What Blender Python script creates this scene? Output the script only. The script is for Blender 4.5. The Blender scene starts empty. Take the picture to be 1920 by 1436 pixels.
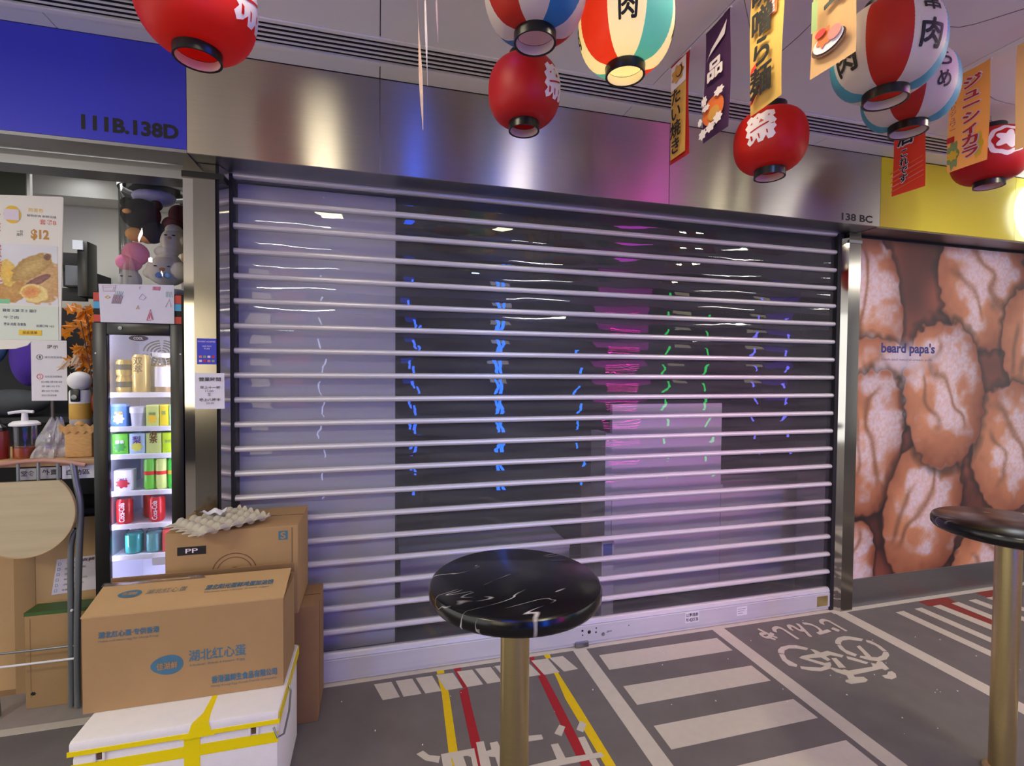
import bpy, bmesh, math, random
import numpy as np
from mathutils import Vector, Matrix

random.seed(7)
S = bpy.context.scene
COL = S.collection
PI = math.pi

# ------------------------------------------------------------------ camera, world, lights, exposure
cam_d = bpy.data.cameras.new('camera')
cam_d.sensor_fit = 'HORIZONTAL'; cam_d.sensor_width = 36.0
cam_d.lens = 932.0 / 1920.0 * 36.0
cam_d.clip_start = 0.05
cam = bpy.data.objects.new('camera', cam_d); COL.objects.link(cam); S.camera = cam


def camera_matrix(yaw, pitch, roll, loc):
    cy, sy, cp, sp = math.cos(yaw), math.sin(yaw), math.cos(pitch), math.sin(pitch)
    f = Vector((sy*cp, cy*cp, -sp)); r = Vector((cy, -sy, 0)); d = f.cross(r)
    c, s = math.cos(roll), math.sin(roll)
    r2 = r*c + d*s; u2 = -(d*c - r*s)
    m = Matrix((r2, u2, -f)).transposed().to_4x4(); m.translation = Vector(loc)
    return m


cam.matrix_world = camera_matrix(math.radians(15.1), math.radians(1.46), math.radians(-0.416), (0, -2.49, 1.5))

w = bpy.data.worlds.new('world'); S.world = w; w.use_nodes = True
w.node_tree.nodes['Background'].inputs[0].default_value = (0.92, 0.90, 0.86, 1)
w.node_tree.nodes['Background'].inputs[1].default_value = 1.5
S.view_settings.view_transform = 'Standard'; S.view_settings.look = 'None'
S.view_settings.gamma = 1.0; S.view_settings.use_curve_mapping = False
S.view_settings.exposure = 0.24


def area(name, loc, rot, sx, sy, watts, col=(1, 1, 1)):
    L = bpy.data.lights.new(name, 'AREA'); L.shape = 'RECTANGLE'; L.size = sx; L.size_y = sy
    L.energy = watts; L.color = col
    o = bpy.data.objects.new(name, L); o.location = loc; o.rotation_euler = rot; COL.objects.link(o)
    return o


# recessed ceiling panels of the corridor, behind and above the photographer
for i, (x, y) in enumerate([(-2.6, -2.6), (6.0, -2.6), (-1.0, -4.3), (2.2, -4.3), (5.4, -4.3)]):
    area('ceiling_light', (x, y, 2.74), (0, 0, 0), 0.9, 0.3, 34, (1.0, 0.95, 0.84))
# area light added to brighten the left shop
area('shop_fill_light', (-1.45, 0.36, 2.52), (0, 0, 0), 0.9, 0.2, 7, (1.0, 0.98, 0.93))
# spots added near the ceiling, tinting shutter and cabinet blue and pink


def spot(name, loc, aim, watts, col, cone):
    L = bpy.data.lights.new(name, 'SPOT'); L.energy = watts; L.color = col; L.spot_size = math.radians(cone); L.spot_blend = 1.0; L.shadow_soft_size = 0.04
    o = bpy.data.objects.new(name, L); o.location = loc; COL.objects.link(o)
    o.rotation_euler = (Vector(aim)-Vector(loc)).to_track_quat('-Z', 'Y').to_euler()


spot('blue_tint_spot', (0.95, -2.3, 2.70), (0.95, 0, 1.05), 55, (0.25, 0.42, 1.0), 52)
spot('pink_tint_spot', (2.0, -2.3, 2.70), (1.95, 0, 0.80), 95, (1.0, 0.25, 0.85), 40)

# ------------------------------------------------------------------ helpers


def lin(c):
    return tuple((v/255/12.92 if v/255 <= 0.04045 else ((v/255+0.055)/1.055)**2.4) for v in c)


def mat(name, rgb, rough=0.6, metal=0.0, var=0.06, scale=30.0, bump=0.0, bscale=200.0, spec=0.5, emit=0.0, ecol=None,
        trans=0.0, aniso=0.0, coat=0.0, stretch=(1, 1, 1)):
    m = bpy.data.materials.new(name); m.use_nodes = True
    nt = m.node_tree; N = nt.nodes; L = nt.links
    b = N['Principled BSDF']; col = lin(rgb)
    b.inputs['Roughness'].default_value = rough; b.inputs['Metallic'].default_value = metal
    b.inputs['Specular IOR Level'].default_value = spec
    b.inputs['Coat Weight'].default_value = coat
    tc = N.new('ShaderNodeTexCoord'); mp = N.new('ShaderNodeMapping'); mp.inputs['Scale'].default_value = stretch
    L.new(tc.outputs['Object'], mp.inputs['Vector'])
    if var > 0:
        n = N.new('ShaderNodeTexNoise'); n.inputs['Scale'].default_value = scale; n.inputs['Detail'].default_value = 4
        L.new(mp.outputs['Vector'], n.inputs['Vector'])
        r = N.new('ShaderNodeMapRange'); r.inputs['To Min'].default_value = 1-var*1.6; r.inputs['To Max'].default_value = 1+var*1.6
        L.new(n.outputs['Fac'], r.inputs['Value'])
        mx = N.new('ShaderNodeVectorMath'); mx.operation = 'SCALE'; mx.inputs[0].default_value = col
        L.new(r.outputs['Result'], mx.inputs['Scale']); L.new(mx.outputs['Vector'], b.inputs['Base Color'])
    else:
        b.inputs['Base Color'].default_value = (*col, 1)
    if bump > 0:
        n2 = N.new('ShaderNodeTexNoise'); n2.inputs['Scale'].default_value = bscale; n2.inputs['Detail'].default_value = 3
        L.new(mp.outputs['Vector'], n2.inputs['Vector'])
        bp = N.new('ShaderNodeBump'); bp.inputs['Strength'].default_value = bump; bp.inputs['Distance'].default_value = 0.002
        L.new(n2.outputs['Fac'], bp.inputs['Height']); L.new(bp.outputs['Normal'], b.inputs['Normal'])
    if emit > 0:
        b.inputs['Emission Color'].default_value = (*lin(ecol or rgb), 1); b.inputs['Emission Strength'].default_value = emit
    if aniso > 0:
        b.inputs['Anisotropic'].default_value = aniso
        t = N.new('ShaderNodeTangent'); t.direction_type = 'UV_MAP'; L.new(t.outputs['Tangent'], b.inputs['Tangent'])
        b.inputs['Anisotropic Rotation'].default_value = 0.25
    if trans > 0:
        tr = N.new('ShaderNodeBsdfTranslucent'); ms = N.new('ShaderNodeMixShader'); ms.inputs[0].default_value = trans
        if var > 0:
            L.new(mx.outputs['Vector'], tr.inputs['Color'])
        else:
            tr.inputs['Color'].default_value = (*col, 1)
        L.new(b.outputs[0], ms.inputs[1]); L.new(tr.outputs[0], ms.inputs[2])
        L.new(ms.outputs[0], N['Material Output'].inputs['Surface'])
    return m


def glass(name, tint=(0.9, 0.9, 0.92), rough=0.02, haze=0.0, refl=1.0, hazecol=(0.6, 0.6, 0.62), wave=0.0):
    """Thin clear sheet: straight-through light, Fresnel reflection, a little dust."""
    m = bpy.data.materials.new(name); m.use_nodes = True
    nt = m.node_tree; N = nt.nodes; L = nt.links
    N.remove(N['Principled BSDF'])
    t = N.new('ShaderNodeBsdfTransparent'); t.inputs[0].default_value = (*tint, 1)
    g = N.new('ShaderNodeBsdfGlossy'); g.inputs['Roughness'].default_value = rough
    f = N.new('ShaderNodeFresnel'); f.inputs['IOR'].default_value = 1.5
    mu = N.new('ShaderNodeMath'); mu.operation = 'MULTIPLY'; mu.inputs[1].default_value = refl; mu.use_clamp = True
    L.new(f.outputs[0], mu.inputs[0])
    ms = N.new('ShaderNodeMixShader'); L.new(mu.outputs[0], ms.inputs[0])
    src = t
    if haze > 0:
        d = N.new('ShaderNodeBsdfDiffuse'); d.inputs[0].default_value = (*hazecol, 1)
        n = N.new('ShaderNodeTexNoise'); n.inputs['Scale'].default_value = 3.0; n.inputs['Detail'].default_value = 6
        tc = N.new('ShaderNodeTexCoord'); mp = N.new('ShaderNodeMapping'); mp.inputs['Scale'].default_value = (0.6, 1, 8)
        L.new(tc.outputs['Object'], mp.inputs[0]); L.new(mp.outputs[0], n.inputs['Vector'])
        r = N.new('ShaderNodeMapRange'); r.inputs['From Min'].default_value = 0.35; r.inputs['From Max'].default_value = 0.8
        r.inputs['To Min'].default_value = haze*0.7; r.inputs['To Max'].default_value = haze*1.6
        L.new(n.outputs['Fac'], r.inputs['Value'])
        m2 = N.new('ShaderNodeMixShader'); L.new(r.outputs[0], m2.inputs[0]); L.new(t.outputs[0], m2.inputs[1]); L.new(d.outputs[0], m2.inputs[2])
        src = m2
    if wave > 0:
        tc2 = N.new('ShaderNodeTexCoord'); mp2 = N.new('ShaderNodeMapping'); mp2.inputs['Scale'].default_value = (1.0, 1, 4)
        n2 = N.new('ShaderNodeTexNoise'); n2.inputs['Scale'].default_value = 9; n2.inputs['Detail'].default_value = 1
        L.new(tc2.outputs['Object'], mp2.inputs[0]); L.new(mp2.outputs[0], n2.inputs['Vector'])
        bp = N.new('ShaderNodeBump'); bp.inputs['Strength'].default_value = 1; bp.inputs['Distance'].default_value = wave
        L.new(n2.outputs['Fac'], bp.inputs['Height']); L.new(bp.outputs[0], g.inputs['Normal'])
    L.new(src.outputs[0], ms.inputs[1]); L.new(g.outputs[0], ms.inputs[2])
    L.new(ms.outputs[0], N['Material Output'].inputs['Surface'])
    return m


ORG = {}


def thing(name, label, cat, loc=(0, 0, 0), rotz=0.0, group=None, local=False):
    o = bpy.data.objects.new(name, None); COL.objects.link(o); o.empty_display_size = 0.05
    o.location = loc; o.rotation_euler = (0, 0, rotz)
    o['label'] = label; o['category'] = cat
    if group: o['group'] = group
    ORG[o.name] = Vector((0, 0, 0)) if (local or rotz) else Vector(loc)
    return o


def tag(o, label, cat, group=None):
    o['label'] = label; o['category'] = cat
    if group: o['group'] = group
    return o


class MB:
    """Collects shapes and links them as one mesh object."""
    def __init__(self):
        self.v = []; self.f = []; self.m = []; self.mi = 0

    def add(self, vs, fs):
        b = len(self.v); self.v += [tuple(p) for p in vs]
        for f in fs:
            self.f.append([b+i for i in f]); self.m.append(self.mi)
        return self

    def box(self, x0, x1, y0, y1, z0, z1, bev=0.0, M=None):
        if bev > 0:
            bm = bmesh.new(); bmesh.ops.create_cube(bm, size=1)
            for v in bm.verts:
                v.co = Vector(((x0+x1)/2+v.co.x*(x1-x0), (y0+y1)/2+v.co.y*(y1-y0), (z0+z1)/2+v.co.z*(z1-z0)))
            bmesh.ops.bevel(bm, geom=bm.edges[:], offset=bev, segments=2, affect='EDGES', profile=0.5)
            bm.verts.index_update()
            vs = [M @ v.co if M else v.co.copy() for v in bm.verts]; fs = [[v.index for v in f.verts] for f in bm.faces]
            bm.free(); return self.add(vs, fs)
        p = [Vector(q) for q in ((x0, y0, z0), (x1, y0, z0), (x1, y1, z0), (x0, y1, z0), (x0, y0, z1), (x1, y0, z1), (x1, y1, z1), (x0, y1, z1))]
        if M: p = [M @ q for q in p]
        return self.add(p, [(3, 2, 1, 0), (4, 5, 6, 7), (0, 1, 5, 4), (1, 2, 6, 5), (2, 3, 7, 6), (3, 0, 4, 7)])

    def lathe(self, prof, c=(0, 0, 0), seg=24, caps=True, matf=None, M=None):
        vs = []; fs = []; n = len(prof)
        for (r, z) in prof:
            for k in range(seg):
                a = 2*PI*k/seg; p = Vector((c[0]+r*math.cos(a), c[1]+r*math.sin(a), c[2]+z)); vs.append(M @ p if M else p)
        b = len(self.v); self.v += [tuple(p) for p in vs]
        for i in range(n-1):
            for k in range(seg):
                k2 = (k+1) % seg
                self.f.append([b+i*seg+k, b+i*seg+k2, b+(i+1)*seg+k2, b+(i+1)*seg+k])
                self.m.append(matf((k+0.5)/seg) if matf else self.mi)
        if caps:
            if prof[0][0] > 1e-6: self.f.append([b+k for k in reversed(range(seg))]); self.m.append(self.mi)
            if prof[-1][0] > 1e-6: self.f.append([b+(n-1)*seg+k for k in range(seg)]); self.m.append(self.mi)
        return self

    def tube(self, pts, r, seg=10, closed=False, r2=None):
        pts = [Vector(p) for p in pts]; n = len(pts); vs = []; fs = []
        up = Vector((0.13, 0.27, 0.95)).normalized()
        for i, p in enumerate(pts):
            a = pts[i-1] if (i > 0 or closed) else p; c = pts[(i+1) % n] if (i < n-1 or closed) else p
            t = (c-a).normalized(); s = t.cross(up)
            if s.length < 1e-3: s = t.cross(Vector((1, 0, 0)))
            s.normalize(); q = s.cross(t)
            rr = r if r2 is None else r+(r2-r)*i/(n-1)
            for k in range(seg):
                an = 2*PI*k/seg; vs.append(p+(s*math.cos(an)+q*math.sin(an))*rr)
        for i in range(n if closed else n-1):
            j = (i+1) % n
            for k in range(seg):
                k2 = (k+1) % seg; fs.append((i*seg+k, i*seg+k2, j*seg+k2, j*seg+k))
        if not closed:
            fs.append(tuple(reversed(range(seg)))); fs.append(tuple((n-1)*seg+k for k in range(seg)))
        return self.add(vs, fs)

    def prism(self, poly, o, u, v, w):
        """Extrude 2D polygon: o + x*u + y*v, thickness vector w."""
        o, u, v, w = Vector(o), Vector(u), Vector(v), Vector(w); n = len(poly)
        a = [o+u*x+v*y for x, y in poly]; b = [p+w for p in a]
        return self.add(a+b, [tuple(range(n))[::-1], tuple(range(n, 2*n))]+[(i, (i+1) % n, n+(i+1) % n, n+i) for i in range(n)])

    def ellipsoid(self, c, r, seg=20, rings=12, M=None):
        prof = [(max(math.sin(PI*i/rings), 1e-5), -math.cos(PI*i/rings)) for i in range(rings+1)]
        T = Matrix.Translation(c) @ (M if M else Matrix()) @ Matrix.Diagonal((*r, 1))
        return self.lathe(prof, seg=seg, caps=False, M=T)

    def grid(self, fn, nu, nv):
        vs = [fn(i/nu, j/nv) for j in range(nv+1) for i in range(nu+1)]
        return self.add(vs, [(j*(nu+1)+i, j*(nu+1)+i+1, (j+1)*(nu+1)+i+1, (j+1)*(nu+1)+i) for j in range(nv) for i in range(nu)])

    def build(self, name, mats, parent=None, smooth=True, kind=None, angle=35, uv=False, raw=False):
        org = Vector((0, 0, 0))
        if parent is not None and not raw: org = ORG.get(parent.name, org)
        me = bpy.data.meshes.new(name)
        me.from_pydata([(p[0]-org.x, p[1]-org.y, p[2]-org.z) for p in self.v], [], self.f)
        bm = bmesh.new(); bm.from_mesh(me); bmesh.ops.recalc_face_normals(bm, faces=bm.faces[:]); bm.to_mesh(me); bm.free()
        for m in (mats if isinstance(mats, (list, tuple)) else [mats]): me.materials.append(m)
        if isinstance(mats, (list, tuple)): me.polygons.foreach_set('material_index', self.m)
        if smooth:
            me.polygons.foreach_set('use_smooth', [True]*len(me.polygons)); me.set_sharp_from_angle(angle=math.radians(angle))
        if uv:
            l = me.uv_layers.new(name='UVMap')
            for lp in me.loops:
                c = me.vertices[lp.vertex_index].co; l.data[lp.index].uv = (c.x+c.y, c.z)
        o = bpy.data.objects.new(name, me); COL.objects.link(o)
        if parent is not None:
            o.parent = parent; ORG[o.name] = org
        if kind: o['kind'] = kind
        return o


def boxo(name, m, parent, x0, x1, y0, y1, z0, z1, bev=0.0, kind=None, uv=False):
    return MB().box(x0, x1, y0, y1, z0, z1, bev).build(name, m, parent, kind=kind, uv=uv)


_tc = {}


def glyphs(body, bold=0.0):
    """Outlines of a piece of writing, filled, scaled to a unit box. Heavy strokes are made by repeating the fill in a small circle."""
    k = (body, bold)
    if k not in _tc:
        cjk = any(ord(ch) > 0x2000 for ch in body); ring = cjk and bold > 0.022
        c = bpy.data.curves.new('glyph', 'FONT'); c.body = body; c.align_x = 'CENTER'; c.resolution_u = 3; c.space_line = 0.95
        c.offset = 0.0 if ring else (min(bold, 0.012) if cjk else bold)
        o = bpy.data.objects.new('glyph', c); COL.objects.link(o); bpy.context.view_layer.update()
        me = bpy.data.meshes.new_from_object(o)
        P = np.array([v.co[:2] for v in me.vertices]); F = [tuple(p.vertices) for p in me.polygons]
        bpy.data.objects.remove(o); bpy.data.curves.remove(c); bpy.data.meshes.remove(me)
        if ring:
            n = 6 if bold < 0.05 else 8; r = bold*0.8; P0, F0 = P, F; P, F = [], []; nq = len(P0)
            for q in range(n):
                b = q*len(P0); P.append(P0+np.array([math.cos(2*PI*q/n), math.sin(2*PI*q/n)])*r); F += [tuple(v+b for v in f) for f in F0]
            P = np.concatenate(P)
        lo, hi = P.min(0), P.max(0); U = (P-lo)/(hi-lo)
        lay = (np.arange(len(P))//nq) if ring else np.zeros(len(P))
        _tc[k] = (np.column_stack([U, lay]), F, (hi-lo))
    return _tc[k]


def lettering(parent, body, o, u, v, w=None, h=None, m=None, bold=0.0, name='lettering', label=None, lift=0.0, mb=None):
    """Flat print: lower-left corner o, width along unit u, height along unit v."""
    P, F, sz = glyphs(body, bold)
    if w is None: w = h*sz[0]/sz[1]
    if h is None: h = w*sz[1]/sz[0]
    o, u, v = Vector(o), Vector(u), Vector(v); n = u.cross(v).normalized()
    q = mb or MB()
    q.add([o+u*(p[0]*w)+v*(p[1]*h)+n*(lift+0.00012*p[2]) for p in P], F)
    if mb is None:
        r = q.build(name, m, parent, smooth=False)
        if label: r['label'] = label
        return r


X, Z, NX, NY = Vector((1, 0, 0)), Vector((0, 0, 1)), Vector((-1, 0, 0)), Vector((0, -1, 0))


def copy_thing(root, label, loc=None, rotz=None):
    r = root.copy(); COL.objects.link(r)
    if loc: r.location = loc
    if rotz is not None: r.rotation_euler = (0, 0, rotz)
    r['label'] = label
    for ch in list(root.children):
        c = ch.copy(); COL.objects.link(c); c.parent = r
        for g in list(ch.children):
            d = g.copy(); COL.objects.link(d); d.parent = c
    return r


def painted(name, W, Hh, img, o, u, v, parent, rough=0.5, grain=0.0, spec=0.5, depth=None):
    """A print: a finely divided sheet whose printed colours are stored per corner."""
    nv, nu = img.shape[0]-1, img.shape[1]-1
    o, u, v = Vector(o), Vector(u), Vector(v)
    q = MB().grid(lambda a, b: o+u*(a*W)+v*(b*Hh), nu, nv)
    ob = q.build(name, None or M_PRINT(rough, spec), parent, smooth=False)
    at = ob.data.color_attributes.new('print', 'FLOAT_COLOR', 'POINT')
    c = np.ones(((nv+1)*(nu+1), 4), np.float32); s = np.clip(img.reshape(-1, 3)/255, 0, 1)
    c[:, :3] = np.where(s <= 0.04045, s/12.92, ((s+0.055)/1.055)**2.4)
    at.data.foreach_set('color', c.ravel())
    return ob


_mp = {}


def M_PRINT(rough, spec):
    k = (rough, spec)
    if k not in _mp:
        m = bpy.data.materials.new('print'); m.use_nodes = True; N = m.node_tree.nodes
        a = N.new('ShaderNodeVertexColor'); a.layer_name = 'print'
        m.node_tree.links.new(a.outputs[0], N['Principled BSDF'].inputs['Base Color'])
        N['Principled BSDF'].inputs['Roughness'].default_value = rough
        N['Principled BSDF'].inputs['Specular IOR Level'].default_value = spec
        _mp[k] = m
    return _mp[k]


def vnoise(h, w_, cell, seed):
    rs = np.random.RandomState(seed); gh, gw = int(h/cell)+3, int(w_/cell)+3
    g = rs.rand(gh, gw); y = np.arange(h)/cell; x = np.arange(w_)/cell
    yi, xi = y.astype(int), x.astype(int); fy, fx = y-yi, x-xi
    fy = (fy*fy*(3-2*fy))[:, None]; fx = (fx*fx*(3-2*fx))[None]
    a = g[yi][:, xi]; b = g[yi][:, xi+1]; c = g[yi+1][:, xi]; d = g[yi+1][:, xi+1]
    return (a*(1-fx)+b*fx)*(1-fy)+(c*(1-fx)+d*fx)*fy

# ------------------------------------------------------------------ materials
M = {}
M['asphalt'] = mat('carpet_grey', (112, 106, 104), 0.95, var=0.10, scale=7, bump=0.5, bscale=500, spec=0.2)
M['tile'] = mat('shop_floor', (150, 143, 138), 0.5, var=0.12, scale=12)
M['white_paint'] = mat('white_paint', (196, 188, 174), 0.75, var=0.05, scale=25, spec=0.3)
M['yellow_paint'] = mat('yellow_paint', (222, 188, 12), 0.7, var=0.05, scale=40, spec=0.3)
M['red_paint'] = mat('red_paint', (160, 34, 42), 0.7, var=0.05, scale=40, spec=0.3)
M['brick_red'] = mat('brick_red_paint', (138, 56, 48), 0.7, var=0.05, scale=40, spec=0.3)
M['ceiling'] = mat('ceiling_white', (236, 234, 233), 0.55, var=0.02, scale=4)
M['dark'] = mat('dark_gap', (10, 10, 11), 0.8, var=0)
M['steel'] = mat('brushed_steel', (196, 190, 184), 0.35, 1.0, var=0.05, scale=8, stretch=(1, 1, 40), aniso=1.0)
M['steel_dull'] = mat('dull_steel', (150, 150, 152), 0.38, 1.0, var=0.05, scale=8, stretch=(1, 1, 30))
M['mirror'] = mat('mirror_steel', (205, 203, 198), 0.06, 1.0, var=0.04, scale=6)
M['satin'] = mat('satin_steel', (150, 147, 141), 0.16, 1.0, var=0.05, scale=5, stretch=(8, 8, 1))
M['alu'] = mat('aluminium', (215, 213, 214), 0.42, 0.35, var=0.04, scale=6, stretch=(0.3, 1, 10))
M['alu_rail'] = mat('aluminium_rail', (200, 200, 206), 0.5, 0.15, var=0.05, scale=5, stretch=(0.5, 1, 6))
M['blue_sign'] = mat('blue_gloss', (54, 58, 196), 0.36, var=0.02, scale=3)
M['yellow_sign'] = mat('yellow_gloss', (230, 214, 48), 0.25, var=0.02, scale=3)
M['black'] = mat('black_plastic', (12, 12, 13), 0.3, var=0)
M['black_matt'] = mat('black_matt', (24, 24, 26), 0.7, var=0)
M['ink'] = mat('black_ink', (22, 20, 22), 0.6, var=0)
M['panel_clear'] = glass('clear_polycarbonate', (0.93, 0.93, 0.95), 0.012, haze=0.085, refl=1.25, wave=0.00022)
M['clear'] = glass('clear_acrylic', (0.97, 0.97, 0.97), 0.01, refl=0.9)
M['card'] = mat('cardboard', (164, 132, 90), 0.8, var=0.05, scale=14, bump=0.15, bscale=120, spec=0.25)
M['card_l'] = mat('cardboard_light', (188, 154, 108), 0.75, var=0.05, scale=10, spec=0.25)
M['card_d'] = mat('cardboard_dark', (144, 112, 78), 0.82, var=0.07, scale=12, bump=0.15, bscale=120, spec=0.2)
M['card_in'] = mat('cardboard_inside', (92, 66, 44), 0.9, var=0.05, scale=20)
M['foam'] = mat('white_foam', (226, 222, 218), 0.75, var=0.03, scale=25, bump=0.25, bscale=260)
M['tape_y'] = mat('yellow_tape', (236, 214, 0), 0.35, var=0.03, scale=12)
M['tape_c'] = glass('clear_tape', (0.88, 0.84, 0.78), 0.12, haze=0.10, refl=2.2)
M['blue_ink'] = mat('blue_ink', (66, 110, 132), 0.75, var=0.08, scale=60)
M['grey_ink'] = mat('grey_ink', (104, 110, 106), 0.8, var=0.08, scale=60)
M['brown_ink'] = mat('brown_ink', (112, 76, 48), 0.8, var=0)
M['pulp'] = mat('paper_pulp', (190, 183, 162), 0.9, var=0.05, scale=40, bump=0.4, bscale=300, spec=0.2)
M['paper'] = mat('white_paper', (226, 225, 230), 0.7, var=0.02, scale=20)
M['brass'] = mat('brushed_brass', (206, 188, 134), 0.34, 1.0, var=0.05, scale=7, stretch=(3, 3, 40))
M['red_paper'] = mat('red_lantern_paper', (226, 40, 28), 0.45, var=0.05, scale=9, trans=0.45)
M['red_dark'] = mat('deep_red_lantern_paper', (204, 30, 34), 0.45, var=0.05, scale=9, trans=0.3)
M['l_red'] = mat('orange_red_lantern_paper', (206, 52, 36), 0.45, var=0.05, scale=9, trans=0.45)
M['l_white'] = mat('white_lantern_paper', (236, 226, 216), 0.45, var=0.03, scale=9, trans=0.4)
M['l_cyan'] = mat('cyan_lantern_paper', (86, 178, 200), 0.45, var=0.04, scale=9, trans=0.35)
M['l_blue'] = mat('blue_lantern_paper', (52, 132, 196), 0.45, var=0.04, scale=9, trans=0.35)
M['l_in'] = mat('lantern_inside', (214, 196, 190), 0.7, var=0.02, scale=9)
M['white_print'] = mat('white_print', (238, 226, 232), 0.5, var=0)
M['wire'] = mat('grey_wire', (84, 78, 82), 0.6, var=0)
M['skin_wall'] = mat('pale_wall', (196, 195, 190), 0.6, var=0.02, scale=3)
M['grey_board'] = mat('grey_board', (226, 228, 230), 0.7, var=0.03, scale=3)
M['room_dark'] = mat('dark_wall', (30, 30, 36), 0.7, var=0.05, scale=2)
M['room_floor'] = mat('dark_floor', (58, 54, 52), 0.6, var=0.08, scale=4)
M['cabinet'] = mat('pale_cabinet', (240, 232, 236), 0.5, var=0.02, scale=3)
M['wood'] = mat('pale_wood_laminate', (186, 172, 136), 0.45, var=0.12, scale=5, stretch=(0.6, 1, 7))
M['wood_c'] = mat('counter_wood', (196, 158, 110), 0.45, var=0.1, scale=5, stretch=(1, 8, 8))
M['chrome'] = mat('grey_painted_tube', (128, 134, 138), 0.3, 0.55, var=0.02, scale=10)
M['rail_wood'] = mat('pinkish_wood', (176, 128, 112), 0.3, var=0.08, scale=14)
M['white'] = mat('white_plastic', (228, 228, 228), 0.4, var=0)
M['plush_w'] = mat('white_plush', (214, 208, 190), 0.95, var=0.05, scale=40, bump=0.4, bscale=400, spec=0.15)
M['plush_b'] = mat('black_plush', (36, 34, 36), 0.95, var=0.1, scale=40, bump=0.4, bscale=400, spec=0.15)
M['plush_p'] = mat('pink_plush', (226, 138, 170), 0.95, var=0.05, scale=40, bump=0.4, bscale=400, spec=0.15)
M['plush_l'] = mat('lilac_plush', (164, 160, 190), 0.95, var=0.05, scale=40, spec=0.15)
M['plush_o'] = mat('tan_plush', (206, 150, 92), 0.95, var=0.05, scale=40, spec=0.15)
M['blue_cloth'] = mat('blue_cloth', (108, 150, 196), 0.8, var=0.05, scale=40)
M['fridge_in'] = mat('fridge_liner', (226, 228, 240), 0.5, var=0)
M['shelf'] = mat('white_shelf', (236, 238, 244), 0.4, var=0)
M['led'] = mat('fridge_led', (255, 255, 255), 0.5, var=0, emit=22.0, ecol=(222, 218, 255))
M['straw'] = mat('woven_straw', (204, 158, 96), 0.8, var=0.16, scale=60, stretch=(1, 1, 3), bump=0.6, bscale=160)
M['orange_leaf'] = mat('orange_leaf', (222, 138, 24), 0.4, var=0.25, scale=18, trans=0.3)
M['rust_leaf'] = mat('rust_leaf', (176, 84, 40), 0.5, var=0.25, scale=18, trans=0.25)
M['cream_leaf'] = mat('cream_petal', (226, 206, 180), 0.5, var=0.12, scale=18, trans=0.25)
M['downlight'] = mat('downlight_lens', (255, 255, 255), 0.4, var=0, emit=9.0)

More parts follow.
